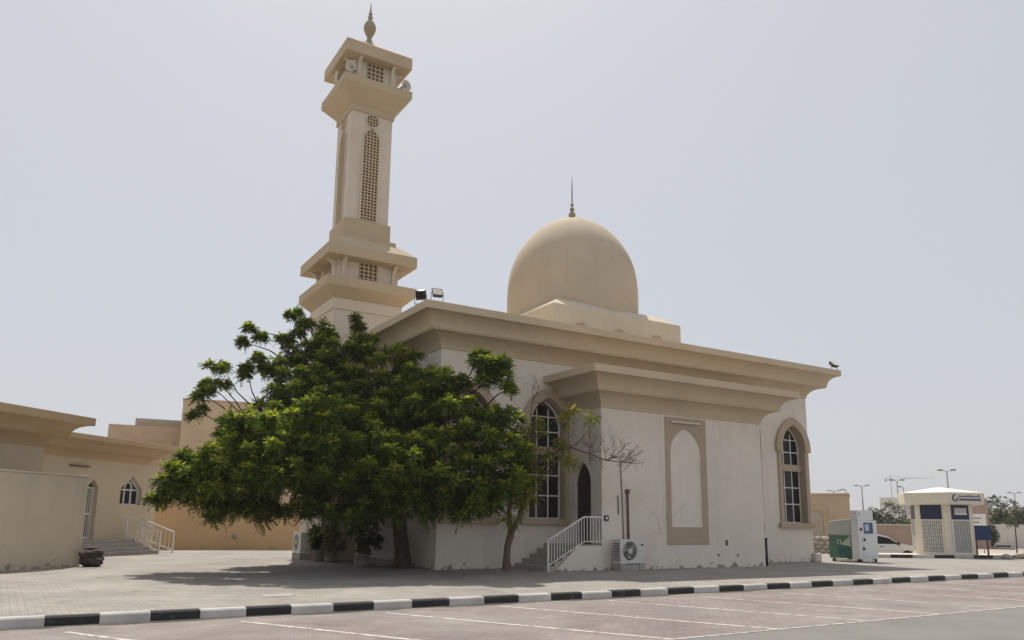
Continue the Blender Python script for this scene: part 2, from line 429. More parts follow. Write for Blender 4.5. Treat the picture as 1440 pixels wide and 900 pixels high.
# far road with its own painted kerbs
def far_line(name, a, b, w, z0, z1, mats, step):
    mb = MB(); a, b = Vector(a), Vector(b); d = (b-a).normalized(); nn = Vector((-d.y, d.x))*w; n = int((b-a).length/step)
    for k in range(n):
        p, q = a+d*step*k, a+d*(step*k+step*.98); mb.cur = k % len(mats)
        mb.add([(*p,z0),(*q,z0),(*(q+nn),z0),(*(p+nn),z0),(*p,z1),(*q,z1),(*(q+nn),z1),(*(p+nn),z1)], [(4,5,6,7),(0,1,5,4),(1,2,6,5),(2,3,7,6),(3,0,4,7)])
    mb.build(name, mats)['kind'] = 'structure'
sheet('far_road', [(36, 84), (62, 66), (66, 71), (40, 90)], -.40, 'asphalt')
far_line('far_kerb', (37, 92.0), (68, 69.6), .5, -.6, -.22, ['kerbwhite', 'kerbblack'], 1.3)

# ------------------------------------------------------------------ mosque
PSI = .5416; OX, OY = -2.0852, 24.2256
cs, sn = math.cos(PSI), math.sin(PSI)
def BL(X, Y, Z=0): return (OX+cs*X-sn*Y, OY+sn*X+cs*Y, Z)
mosque = thing('mosque', 'cream mosque with a tan dome, deep stepped cornices and pointed arch windows', 'mosque', (OX, OY, 0), PSI)
L, W, ZW = 17.49, 10.0, 6.85
fF = lambda y0: (lambda u, v, w: (u, y0+w, v))          # front plane: (x, z, depth inwards)
fS = lambda x0: (lambda u, v, w: (x0+w, u, v))          # left side plane: (y, z, depth inwards)
WX = [1.12, 4.05, 16.45]                                # window centres on the long front
SY = [3.9]                                              # window on the left side
def wopen(c): return archpoly(c, .72, 1.55, 4.62, 5.62)
mb = MB()
mb.prism([(0, -.3), (L, -.3), (L, ZW), (0, ZW)], 0, .36, fF(0), [wopen(c) for c in WX])
mb.prism([(.36, -.3), (W, -.3), (W, ZW), (.36, ZW)], 0, .36, fS(0), [wopen(c) for c in SY])
mb.box(L-.36, L, .36, W, -.3, ZW); mb.box(.36, L-.36, W-.36, W, -.3, ZW)
mb.build('wall', 'cream', mosque)
prof = [(0, ZW-.001)]+cove(0.03, ZW, .62, 7.30)+[(.62, 7.34)]+cove(.645, 7.345, 1.07, 7.80)[0:]+[(1.072, 8.05)]
mb = MB(); mb.rectsweep(0, L, 0, W, prof); cor = mb.build('cornice', 'tan', mosque, .012)
def make_window(frame, parent, c, side):
    """pointed window: white bars (frame), dark pane, tan surround, hood, sill and transom"""
    mb = MB()
    d0, d1 = .27, .33
    def bar(u0, u1, v0, v1): mb.prism([(u0, v0), (u1, v0), (u1, v1), (u0, v1)], d0, d1, frame)
    hw = .72
    a_out = archpoly(c, hw-.002, 1.552, 4.62, 5.617); a_in = archpoly(c, hw-.055, 1.61, 4.62, 5.53)
    mb.prism(a_out, d0-.01, d1+.01, frame, [a_in])
    for m in (-.235, .235): bar(c+m-.019, c+m+.019, 1.6, 5.28)
    for z in (2.34, 3.02, 4.50, 5.02):
        bar(c-hw+.04 if z < 5 else c-.56, c+hw-.04 if z < 5 else c+.56, z-.019, z+.019)
    w = mb.build('window', 'whitepaint', parent)
    p = MB(); p.prism(archpoly(c, hw-.004, 1.556, 4.62, 5.61), .295, .305, frame); p.build('pane', 'glass', w)
    rv = MB(); ro = archpoly(c, hw-.001, 1.552, 4.62, 5.619, 12); ri = archpoly(c, hw-.016, 1.575, 4.62, 5.59, 12); rv.prism(ro, -.005, .255, frame, [ri]); rv.build('reveal', 'trim', w)
    t = MB(); t.prism([(c-hw+.001, 3.70), (c+hw-.001, 3.70), (c+hw-.001, 3.98), (c-hw+.001, 3.98)], .16, .40, frame); t.build('transom', 'trim', w)
    s = MB()
    s.prism([(c-.93, 1.56), (c-hw, 1.56), (c-hw, 4.60), (c-.93, 4.60)], -.07, .0, frame); s.prism([(c+hw, 1.56), (c+.93, 1.56), (c+.93, 4.60), (c+hw, 4.60)], -.07, 0, frame)
    s.build('surround', 'trim', w, .01)
    h = MB(); o = arch(c, 1.05, 4.60, 5.95, 12); i = arch(c, hw, 4.62, 5.62, 12)
    h.prism(o+[(c+1.05, 4.5), (c+hw, 4.5)]+i[::-1]+[(c-hw, 4.5), (c-1.05, 4.5)], -.13, -.001, frame); h.build('hood', 'trim', w, .012)
    k = MB(); k.prism([(c-1.05, 1.38), (c+1.05, 1.38), (c+1.05, 1.558), (c-1.05, 1.558)], -.16, .24, frame); k.build('sill', 'trim', w, .012)
    return w
for c in WX: make_window(fF(0), mosque, c, 0)
for c in SY: make_window(fS(0), mosque, c, 1)
# porch block with the blind arch
X1, X2, PD, ZP = 4.94, 12.42, 1.83, 5.17
mb = MB()
mb.prism([(X1, -.3), (X2, -.3), (X2, ZP), (X1, ZP)], 0, .3, fF(-PD), [archpoly(8.63, .73, 1.36, 3.82, 4.74, 12)])
mb.prism([(-PD+.3, -.3), (-.001, -.3), (-.001, ZP), (-PD+.3, ZP)], 0, .3, fS(X1), [archpoly(-.80, .46, .78, 2.72, 3.47)])
mb.box(X2-.3, X2, -PD+.3, -.001, -.3, ZP)
porch = mb.build('porch', 'cream', mosque)
mb = MB(); mb.prism(archpoly(8.63, .73, 1.36, 3.82, 4.74, 12), .045, .29, fF(-PD)); mb.build('blind_arch', 'cream_clean', porch)
mb = MB(); mb.prism([(7.68, .78), (9.60, .78), (9.60, 5.10), (7.68, 5.10)], -.025, .001, fF(-PD), [archpoly(8.63, .731, 1.359, 3.82, 4.741, 12)]); mb.build('arch_panel', 'trim', porch, .006)
pp = [(0, ZP-.001)]+cove(.03, ZP, .52, 5.64)+[(.52, 5.68)]+cove(.54, 5.685, 1.045, 6.125)+[(1.047, 6.36)]
mb = MB(); mb.rectsweep(X1, X2, -PD, -.002, pp, True, (1, 1, 0, 1)); mb.build('porch_cornice', 'tan', porch, .012)
# door on the porch's left side
mb = MB(); mb.prism(archpoly(-.80, .455, .785, 2.72, 3.465), .14, .20, fS(X1)); d = mb.build('door', 'darkwood', porch)
mb = MB()
for z0, z1 in ((.95, 1.75), (1.85, 2.62)):
    for y in (-1.17, -.76): mb.prism([(y, z0), (y+.33, z0), (y+.33, z1), (y, z1)], .115, .142, fS(X1))
mb.prism([(-1.25, 2.70), (-.35, 2.70), (-.35, 2.76), (-1.25, 2.76)], .10, .142, fS(X1)); mb.build('door_panel', 'darkwood', d, .008)
mb = MB(); mb.sphere((X1+.11, -1.14, 1.75), .035, 6); mb.build('handle', 'finial', d)
# stairs up to the door
mb = MB()
for i in range(5):
    z = .78-.156*i; xe = X1-1.0-.28*i if i else X1-1.0
    x0 = 3.94-.28*i
    mb.prism([(x0 if i else 3.94, -PD-.02), (X1-.002, -PD-.02), (X1-.002, -.002), (x0 if i else 3.94, -.002)], -.2 if i == 4 else z-.156, z)
mb.build('steps', ['concrete'], porch, .01)
mb = MB(); mb.prism([(2.90, -.2), (X1-.003, -.2), (X1-.003, .74), (3.96, .74)], -.045, -.021, fF(-PD)); mb.build('step_cheek', 'cream', porch)
# pipes and cables on the porch
mb = MB(); mb.tube([(5.98, -PD-.05, .9), (5.96, -PD-.05, 2.45)], .035, 8); mb.box(5.90, 6.02, -PD-.1, -PD-.002, 2.42, 2.55); mb.build('brown_conduit', 'brownpipe', porch)
mb = MB(); mb.tube([(5.80, -PD-.02, .9), (5.77, -PD-.02, 2.0), (5.72, -PD-.02, 3.1), (5.70, -PD-.02, 3.55)], .018, 6); mb.tube([(5.60, -PD-.02, 1.75), (5.59, -PD-.02, 2.35)], .022, 6); mb.build('cable', 'cable', porch)
mb = MB(); mb.box(X1+.08, X1+.25, -PD-.03, -PD-.001, 1.53, 1.70); pl = mb.build('number_plate', 'blackmetal', porch)
mb = MB(); mb.box(X1+.125, X1+.205, -PD-.036, -PD-.0305, 1.575, 1.655); mb.build('plate_symbol', 'whitepaint', pl)
mb = MB(); mb.tube([(X2+.07, -PD+.04, 0), (X2+.07, -PD+.04, .95)], .075, 10); mb.tube([(X2+.07, -PD+.04, .95), (X2+.07, -PD+.04, 1.0)], .09, 10); mb.build('downpipe', 'blackpipe', porch)
mb = MB(); mb.tube([(X2+.05, -PD+.11, 1.0), (X2+.05, -PD+.07, 5.0)], .045, 8); mb.box(X2, X2+.1, -PD+.06, -PD+.16, 1.25, 1.5); mb.build('upper_downpipe', 'brownpipe', porch)
mb = MB(); mb.box(7.95, 9.26, -PD-.10, -PD-.03, 4.90, 4.965); lf = mb.build('tube_lamp', 'whitepaint', porch, .01)
mb = MB(); mb.tube([(8.02, -PD-.115, 4.915), (9.19, -PD-.115, 4.915)], .02, 8); mb.build('lamp_tube', 'lampface', lf)
for x, z, a, b_ in ((10.46, .84, .05, .09), (10.05, .42, .025, .04), (11.0, .40, .025, .04)):
    mb = MB(); mb.box(x-a, x+a, -PD-.02, -PD-.001, z-b_, z+b_); mb.build('wall_outlet', 'brownpipe', porch)
# dome and its base
DX, DY, HB = 8.74, 5.0, 3.26
mb = MB(); mb.sqlathe([(HB, 8.04), (HB, 9.67), (2.62, 10.08)], (DX, DY)); db = mb.build('dome_base', 'drum', mosque, .03)
for x in (6.76, 8.68, 10.63):
    mb = MB(); o = archpoly(x, .32, 8.06, 8.72, 9.06, 6); i_ = archpoly(x, .22, 8.08, 8.68, 8.92, 6)
    mb.prism(o, -.07, -.001, fF(DY-HB), [i_]); w = mb.build('drum_window', 'trim', db)
    mb = MB(); mb.prism(archpoly(x, .219, 8.081, 8.68, 8.919, 6), -.03, -.002, fF(DY-HB)); mb.build('pane', 'glass', w)
prof = []
for r_, z_ in ((2.84, 9.95), (2.86, 10.6), (2.85, 11.4), (2.79, 11.95), (2.66, 12.5), (2.45, 13.0), (2.14, 13.5), (1.78, 13.92), (1.38, 14.26), (.98, 14.50), (.60, 14.65), (.28, 14.725), (.02, 14.745)): prof.append((r_, z_))
def smoothprof(p, n=5):
    out = []
    for i in range(len(p)-1):
        a, b, c, d = p[max(i-1, 0)], p[i], p[i+1], p[min(i+2, len(p)-1)]
        for k in range(n):
            t = k/n
            out.append(tuple(.5*(2*b[j]+(c[j]-a[j])*t+(2*a[j]-5*b[j]+4*c[j]-d[j])*t*t+(-a[j]+3*b[j]-3*c[j]+d[j])*t**3) for j in (0, 1)))
    return out+[p[-1]]
mb = MB(); mb.lathe(smoothprof(prof, 4), 72, (DX, DY)); dome = mb.build('dome', 'dome', mosque)
mb = MB(); mb.lathe([(.03, 14.68), (.09, 14.78), (.05, 14.86)], 16, (DX, DY)); mb.sphere((DX, DY, 15.0), .16, 10); mb.sphere((DX, DY, 15.27), .105, 10); mb.sphere((DX, DY, 15.48), .08, 10)
mb.tube([(DX, DY, 15.5), (DX, DY, 16.2), (DX, DY, 16.86)], [.032, .028, .012], 8); mb.build('finial', 'finial', dome)
# corner stone at the right end of the front
mb = MB(); mb.box(L-.16, L+.22, -.2, -.002, 0, .34); mb.build('corner_block', 'dust', mosque, .02)

# ------------------------------------------------------------------ minaret
mloc = BL(-.215, 7.564)
minaret = thing('minaret', 'tall square cream minaret with lattice panels, two hooded balconies and a finial', 'minaret', mloc, PSI)
mb = MB(); mb.sqlathe([(1.36, -.3), (1.36, 9.36), (1.42, 9.37), (1.42, 9.79)]); mb.build('base_shaft', 'minaret', minaret, .015)
def ribs(): pass
mb = MB(); mb.sqlathe([(1.40, 9.78), (1.82, 10.18), (1.82, 10.546)]); mb.build('lower_balcony', 'mintan', minaret, .015)
mb = MB(); mb.sqlathe([(1.24, 10.54), (1.24, 11.5)]); lg = mb.build('lower_gallery', 'minaret', minaret)
mb = MB(); mb.sqlathe([(1.83, 11.396), (1.83, 11.83), (1.16, 12.38), (1.16, 12.52)]); mb.build('lower_canopy', 'mintan', minaret, .015)
mb = MB(); mb.sqlathe([(.97, 12.50), (.97, 13.28)]); mb.build('pedestal', 'mintan', minaret, .02)
mb = MB(); mb.sqlathe([(.884, 13.27), (.884, 18.0)]); shaft = mb.build('shaft', 'minaret', minaret, .02)
mb = MB(); mb.sqlathe([(.945, 17.97), (.945, 18.235)]); mb.build('collar', 'mintan', minaret, .01)
mb = MB(); mb.sqlathe([(.935, 18.23), (1.483, 18.86), (1.483, 19.189)]); mb.build('upper_balcony', 'mintan', minaret, .015)
mb = MB(); mb.sqlathe([(.93, 19.18), (.93, 20.3)]); ug = mb.build('upper_gallery', 'minaret', minaret)
mb = MB(); mb.sqlathe([(1.444, 20.221), (1.444, 20.736), (.05, 21.78)]); cap = mb.build('upper_canopy', 'mintan', minaret, .015)
mb = MB(); mb.lathe(smoothprof([(.25, 21.62), (.14, 21.85), (.10, 22.05), (.16, 22.14), (.265, 22.42), (.23, 22.66), (.10, 22.86), (.075, 22.92), (.115, 23.0), (.06, 23.1), (.09, 23.17), (.045, 23.27), (.03, 23.45), (.012, 23.72)], 4), 20); mb.build('finial', 'finial', cap)
faces = [lambda u, v, w: (u, -w, v), lambda u, v, w: (-w, -u, v), lambda u, v, w: (-u, w, v), lambda u, v, w: (w, u, v)]
def lattice(parent, fr, half, u0, u1, v0, v1, nu, nv, inside=None, name='lattice'):
    """pierced screen: bars on a dark recess, clipped to an outline"""
    bk = MB(); poly = inside if inside else [(u0, v0), (u1, v0), (u1, v1), (u0, v1)]
    def ok(u, v):
        if not inside: return True
        c = False; n = len(inside)
        for i in range(n):
            (x1, y1), (x2, y2) = inside[i], inside[(i+1) % n]
            if (y1 > v) != (y2 > v) and u < (x2-x1)*(v-y1)/(y2-y1)+x1: c = not c
        return c
    bk.prism(poly, half+.002, half+.012, fr); s = bk.build('recess', 'hollow', parent)
    mb = MB(); t = .018
    du, dv = (u1-u0)/nu, (v1-v0)/nv
    for i in range(nu):
        for j in range(nv):
            uc, vc = u0+du*(i+.5), v0+dv*(j+.5)
            if not ok(uc, vc): continue
            a, b = du/2, dv/2; sl = .30
            hole = [(uc-a*.74, vc-b*.30), (uc-a*.30, vc-b*.74), (uc+a*.30, vc-b*.74), (uc+a*.74, vc-b*.30), (uc+a*.74, vc+b*.30), (uc+a*.30, vc+b*.74), (uc-a*.30, vc+b*.74), (uc-a*.74, vc+b*.30)]
            mb.prism([(uc-a, vc-b), (uc+a, vc-b), (uc+a, vc+b), (uc-a, vc+b)], half+.013, half+.045, fr, [hole])
    sc = mb.build(name, 'lattice', s, fix=False)
    # a thin raised border
    if inside:
        cx = sum(p[0] for p in inside)/len(inside); cz = (v0+v1)/2
        o = [(cx+(p[0]-cx)*1.13, cz+(p[1]-cz)*1.012 if (v1-v0) > 1 else cz+(p[1]-cz)*1.12) for p in inside]
        bb = MB(); bb.prism(o, half+.001, half+.05, fr, [inside]); bb.build('border', 'minaret', s)
    return s
for k, fr in enumerate(faces):
    lattice(shaft, fr, .884, -.34, .34, 13.33, 17.35, 5, 30, archpoly(0, .34, 13.33, 16.75, 17.33, 8))
    circ = [(.26*math.cos(i*math.pi/12), 17.68+.26*math.sin(i*math.pi/12)) for i in range(24)]
    lattice(shaft, fr, .884, -.26, .26, 17.42, 17.94, 4, 4, circ, 'rosette')
    lattice(lg, fr, 1.24, -.37, .37, 10.62, 11.40, 4, 5)
    lattice(ug, fr, .93, -.36, .36, 19.26, 20.2, 4, 5)
def brackets(half, z0, z1, reach, par, wid=.13):
    for k, fr in enumerate(faces):
        for sgn in (-1, 1):
            u = sgn*(half-.20)
            pr = [(half-.002, z0), (half+.07, z0)]+[(half+.07+(reach-.07)*(1-math.cos(math.pi/2*i/6)), z0+.12+(z1-z0-.12)*math.sin(math.pi/2*i/6)) for i in range(7)]+[(half-.002, z1)]
            mb = MB(); mb.prism(pr, u-wid/2, u+wid/2, lambda a, b, c, fr=fr: fr(c, b, a)); mb.build('bracket', 'minaret', par)
brackets(1.24, 10.72, 11.39, .45, lg); brackets(.93, 19.42, 20.215, .38, ug)
# horn loudspeakers stand on the upper balcony
def horn(name, loc, yaw, tilt, label, hz=.30):
    o = thing(name, label, 'loudspeaker', loc, yaw, 'horn loudspeakers on the minaret')
    mb = MB(); ct, st_ = math.cos(tilt), math.sin(tilt)
    prof = [(.045, -.28), (.06, -.2), (.06, -.05), (.075, 0), (.115, .07), (.17, .12), (.235, .15), (.24, .165), (.225, .168), (.15, .11), (.09, .05), (.001, .03)]
    n = 20; vs = []
    for r_, z_ in prof:
        for k in range(n):
            a, b, c = z_, r_*math.cos(2*math.pi*k/n), r_*math.sin(2*math.pi*k/n)
            vs.append((a*ct-c*st_, b, hz+a*st_+c*ct))
    mb.add(vs, [(i*n+k, i*n+(k+1) % n, (i+1)*n+(k+1) % n, (i+1)*n+k) for i in range(len(prof)-1) for k in range(n)], True)
    mb.build('horn', 'horn', o)
    mb = MB(); mb.tube([(-.12, 0, 0), (-.12, 0, hz)], .025, 8); mb.box(-.18, -.06, -.08, .08, 0, .02); mb.build('stand', 'metalgrey', o)
    mb = MB(); mb.sphere((.05*ct, 0, hz+.05*st_), .055, 6); mb.build('driver_cap', 'metalgrey', o)
    return o
horn('horn_loudspeaker', BL(-1.28, 6.42, 19.19), R(-105), R(-6), 'beige horn loudspeaker by the front left corner of the minaret top, nearer of two', .46)
horn('horn_loudspeaker', BL(-1.42, 7.55, 19.19), R(-150), R(-4), 'beige horn loudspeaker on the left side of the minaret top, leftmost', .55)
horn('horn_loudspeaker', BL(1.20, 6.85, 19.19), R(-45), R(-4), 'beige horn loudspeaker seen against the sky at the minaret right edge', .62)

# ------------------------------------------------------------------ floodlights on the roof edge
def flood(loc, yaw, tilt, label, z=8.05):
    o = thing('floodlight', label, 'floodlight', loc, yaw, 'floodlights on the roof edge')
    ct, st_ = math.cos(tilt), math.sin(tilt)
    def T(x, y, z): return (x*ct-z*st_, y, .30+x*st_+z*ct)
    mb = MB(); w, h = .17, .165
    bk = [T(-.09, s*w*.8, t*h*.75) for s, t in ((-1,-1),(1,-1),(1,1),(-1,1))]; fr_ = [T(.03, s*w, t*h) for s, t in ((-1,-1),(1,-1),(1,1),(-1,1))]
    mb.add(bk+fr_, [(0,3,2,1),(4,5,6,7),(0,1,5,4),(1,2,6,5),(2,3,7,6),(3,0,4,7)])
    for k in range(5): 
        zz = -.09+.045*k; mb.add([T(-.12, -w*.7, zz), T(-.12, w*.7, zz), T(-.07, w*.7, zz), T(-.07, -w*.7, zz)], [(0,1,2,3)])
    mb.build('housing', 'blackmetal', o)
    mb = MB(); mb.add([T(.034, s*w*.86, t*h*.82) for s, t in ((-1,-1),(1,-1),(1,1),(-1,1))], [(0,1,2,3)]); mb.build('lamp_glass', 'lampface', o)
    mb = MB(); mb.beam((0, -.19, .30), (0, -.19, .012), .02); mb.beam((0, .19, .30), (0, .19, .012), .02); mb.beam((0, -.19, .012), (0, .19, .012), .024); mb.build('bracket', 'metalgrey', o)
    return o
flood(BL(-.98, -.42, 8.05), R(78), R(18), 'black floodlight seen from behind on the roof corner, left of a pair')
flood(BL(-.66, -.93, 8.05), R(-70), R(35), 'floodlight with pale lamp glass showing on the roof corner, right of a pair')
flood(BL(18.42, -.85, 8.05), R(-60), R(48), 'lone floodlight at the far right end of the mosque roof edge')

# ------------------------------------------------------------------ railing by the porch stairs
def railing(o, path, h, mat, step=.115, post=.028):
    """path: foot points; rail follows it at height h, balusters between a low and a top rail"""
    mb = MB(); up = Vector((0, 0, h)); lo = Vector((0, 0, .10))
    for a, b in zip(path, path[1:]):
        mb.beam(Vector(a)+up, Vector(b)+up, .045); mb.beam(Vector(a)+lo, Vector(b)+lo, .03)
    mb.build('handrail', mat, o)
    for p in (path[0], path[-1]):
        mb = MB(); mb.beam(p, Vector(p)+up, .05); mb.build('post', mat, o)
    for a, b in zip(path, path[1:]):
        a, b = Vector(a), Vector(b); n = max(1, int((b-a).length/step))
        for k in range(1, n+1):
            if b == Vector(path[-1]) and k == n: continue
            p = a.lerp(b, k/n); mb = MB(); mb.beam(p+lo, p+up, .022); mb.build('baluster', mat, o)
rl = thing('stair_railing', 'white metal railing rising beside the porch stairs', 'railing', BL(2.85, -1.86), PSI)
railing(rl, [(0, 0, 0), (.03, 0, .08), (1.36, 0, .78), (2.07, 0, .78)], .86, 'railpaint')

# ------------------------------------------------------------------ air conditioner outdoor units
def condenser(loc, rz, w, h, d, label, base=.22):
    o = thing('air_conditioner', label, 'air conditioner', loc, rz, 'outdoor air conditioner units by the mosque wall')
    mb = MB(); n = 24; c = (-w*.10, base+h*.52); r_ = min(w*.36, h*.40)
    hole = [(c[0]+r_*math.cos(2*math.pi*i/n), c[1]+r_*math.sin(2*math.pi*i/n)) for i in range(n)]
    fr = lambda u, v, k: (u, -d/2+k, v)
    mb.prism([(-w/2, base), (w/2, base), (w/2, base+h), (-w/2, base+h)], 0, d*.35, fr, [hole])
    mb.box(-w/2, w/2, -d/2+d*.35, d/2, base, base+h); mb.build('casing', 'acwhite', o, .012)
    mb = MB(); mb.prism(hole[::1], d*.30, d*.34, fr); mb.build('fan_well', 'blackmetal', o)
    for k in range(3):
        mb = MB(); a = 2*math.pi*k/3+.4
        pts = [(c[0]+r_*.2*math.cos(a), c[1]+r_*.2*math.sin(a)), (c[0]+r_*.85*math.cos(a-.25), c[1]+r_*.85*math.sin(a-.25)), (c[0]+r_*.88*math.cos(a+.55), c[1]+r_*.88*math.sin(a+.55)), (c[0]+r_*.2*math.cos(a+.9), c[1]+r_*.2*math.sin(a+.9))]
        mb.prism(pts, d*.18, d*.20, fr); mb.build('fan_blade', 'metalgrey', o)
    mb = MB()
    for q in (.38, .6, .8, .97):
        pts = [fr(c[0]+r_*q*math.cos(2*math.pi*i/n), c[1]+r_*q*math.sin(2*math.pi*i/n), .005) for i in range(n+1)]; mb.tube(pts, .006, 4, False)
    for k in range(8):
        a = math.pi*k/4; mb.tube([fr(c[0]+r_*.2*math.cos(a), c[1]+r_*.2*math.sin(a), .005), fr(c[0]+r_*math.cos(a), c[1]+r_*math.sin(a), .005)], .005, 4)
    hub = [(c[0]+r_*.27*math.cos(2*math.pi*i/n), c[1]+r_*.27*math.sin(2*math.pi*i/n)) for i in range(n)]
    mb.prism(hub, -.012, .008, fr); mb.build('grille', 'acwhite', o)
    mb = MB(); mb.box(w*.33, w*.44, -d/2-.006, -d/2-.001, base+h*.74, base+h*.80); mb.build('badge', 'blackmetal', o)
    mb = MB()
    for k in range(9): 
        z = base+h*.12+h*.085*k; mb.box(-w/2-.006, -w/2-.001, -d*.42, d*.42, z, z+h*.045)
    mb.build('side_fins', 'ventdark', o)
    mb = MB(); mb.box(-w*.5, -w*.28, -d*.55, d*.55, 0, base-.002); mb.box(w*.27, w*.5, -d*.55, d*.55, 0, base-.002); mb.box(-w*.26, w*.25, -d*.5, d*.5, 0, base-.03); mb.build('block_stand', 'block', o, .01)
    return o
condenser(BL(5.72, -2.20), PSI, 1.0, .74, .36, 'white air conditioner with a dark fan grille on the pavement by the porch')
condenser(BL(-.62, 2.75), PSI-R(90), 1.05, 1.2, .42, 'large white air conditioner in deep shade beside the big tree trunk')
condenser(BL(-2.0, 7.05), PSI-R(90), .95, .75, .36, 'air conditioner standing against the foot of the minaret')

# ------------------------------------------------------------------ left group: yard wall, two washroom blocks
TH = R(14.5); LP = (-12.81, 22.17)
def LL(x, y, z=0): return (LP[0]+math.cos(TH)*x+math.sin(TH)*y, LP[1]-math.sin(TH)*x+math.cos(TH)*y, z)
yw = thing('yard_wall', 'plain pale beige yard wall with a stained foot at the left edge', 'wall', LL(0, 0), -TH)
mb = MB(); mb.box(-.28, 0, -9, 1.42, -.3, 2.58); mb.build('wall', 'yard', yw, .012)
mb = MB(); mb.box(-.30, .02, -9, 1.44, 2.581, 2.64); mb.build('coping', 'yard', yw, .01)
b1 = thing('washroom_block', 'low beige block with a deep tan cornice behind the pale yard wall', 'building', LL(-1.2, 0), -TH)
mb = MB(); mb.box(-6, 0, -12, .86, -.3, 3.45); mb.build('wall', 'wash', b1)
pc = [(0, 3.449)]+cove(.02, 3.45, .42, 3.80)+[(.42, 3.83)]+cove(.44, 3.835, .9, 4.18)+[(.902, 4.42)]
mb = MB(); mb.rectsweep(-6, 0, -12, .86, pc); mb.build('cornice', 'washtan', b1, .012)
b2 = thing('washroom_block', 'low beige block with an arched window and a barred door over steps', 'building', LL(-5.48, 11.39), -TH)
fr = lambda u, v, w: (-w, u, v)
doorop = [(-4.02, .56), (-3.44, .56), (-3.44, 2.58), (-3.73, 2.88), (-4.02, 2.58)][::-1]
winop = [(-.95, 1.93), (-.95, 2.60), (-1.58, 3.12), (-2.21, 2.60), (-2.21, 1.93)]
mb = MB(); mb.prism([(-14, -.3), (0, -.3), (0, 3.65), (-14, 3.65)], 0, .3, fr, [doorop, winop]); mb.box(-7, -.3, -.3, 0, -.3, 3.65); mb.box(-7, -6.7, -14, -.3, -.3, 3.65); mb.build('wall', 'wash', b2)
pc = [(0, 3.649)]+cove(.02, 3.65, .42, 3.96)+[(.42, 3.99)]+cove(.44, 3.995, .9, 4.28)+[(.902, 4.48)]
mb = MB(); mb.rectsweep(-7, 0, -14, -.72, pc); mb.build('cornice', 'washtan', b2, .012)
mb = MB(); mb.prism(doorop, .24, .27, fr); dr = mb.build('door', 'hollow', b2)
mb = MB()
def lbar(u0, u1, v0, v1, w0=.18, w1=.235): mb.prism([(u0, v0), (u1, v0), (u1, v1), (u0, v1)], w0, w1, fr)
lbar(-4.01, -3.95, .57, 2.58); lbar(-3.51, -3.45, .57, 2.58); lbar(-3.95, -3.51, 2.52, 2.58); lbar(-3.95, -3.51, 1.5, 1.58); lbar(-3.95, -3.51, .57, .66)
for k in range(4): lbar(-3.875+.098*k, -3.845+.098*k, .66, 2.52, .2, .23)
mb.build('door_grille', 'whitepaint', dr)
mb = MB(); mb.prism(winop, .24, .26, fr); wn = mb.build('window', 'glass', b2)
mb = MB(); inner = [(-1.0, 1.98), (-1.0, 2.575), (-1.58, 3.05), (-2.16, 2.575), (-2.16, 1.98)]
mb.prism([(u*1.0, v) for u, v in winop], .17, .235, fr, [inner])
lbar(-1.80, -1.75, 1.97, 2.62); lbar(-1.41, -1.36, 1.97, 2.62); lbar(-2.17, -.99, 2.53, 2.58)
a_ = [(-1.58+.235*math.cos(math.pi*i/10), 2.60+.30*math.sin(math.pi*i/10)) for i in range(11)]; b_ = [(-1.58+.185*math.cos(math.pi*i/10), 2.60+.25*math.sin(math.pi*i/10)) for i in range(11)]
mb.prism(a_+b_[::-1], .17, .235, fr); lbar(-1.605, -1.555, 2.89, 3.06); mb.beam(fr(-1.70, 2.85, .2), fr(-1.86, 2.98-.1, .2), .04); mb.build('frame', 'whitepaint', wn)
mb = MB(); mb.box(.03, .09, -5.06, -4.07, 3.32, 3.37); mb.build('tube_lamp', 'brownpipe', b2)
mb = MB()
for i in range(4):
    z = .56-.14*i; mb.box(.002, .62+.38*i, -7.2, -1.75, -.1 if i == 3 else z-.139, z)
mb.build('steps', 'concrete', b2, .01)
lr = thing('step_railing', 'cream metal railing at the end of the washroom steps', 'railing', LL(-5.4, 9.5), -TH)
railing(lr, [(1.75, 0, 0), (.1, 0, .56)], .85, 'railpaint', .16); 
lr2 = thing('step_railing', 'second cream railing just behind the first one at the washroom steps', 'railing', LL(-5.4, 10.35), -TH)
railing(lr2, [(1.75, 0, 0), (.15, 0, .5)], .85, 'railpaint', .2)
# bundle of brown sacks beside the yard wall
sk = thing('sack_bundle', 'heap of dark brown bundled sacks beside the end of the yard wall', 'sacks', (-12.1, 23.5, 0), .3)
sk.scale = (.85, .85, .9)
for cx_, cy_, cz_, r_, sc in ((0, 0, .20, .34, (1, .9, .62)), (-.16, -.12, .40, .22, (1.1, .8, .55)), (.12, .02, .44, .23, (1, .9, .5)), (-.05, .1, .56, .19, (1.2, .9, .45)), (.2, -.2, .15, .2, (1, .8, .7))):
    mb = MB(); mb.sphere((0, 0, 0), r_, 20, sc)
    mb.v = [tuple(Vector(p)*(1+.22*noise.noise(Vector(p)*7+Vector((cx_*9, cz_*5, 0)))+.16*abs(noise.noise(Vector(p)*15+Vector((cz_*9, 0, 0)))))+Vector((cx_, cy_, cz_))) for p in mb.v]
    mb.build('sack', 'sack', sk)


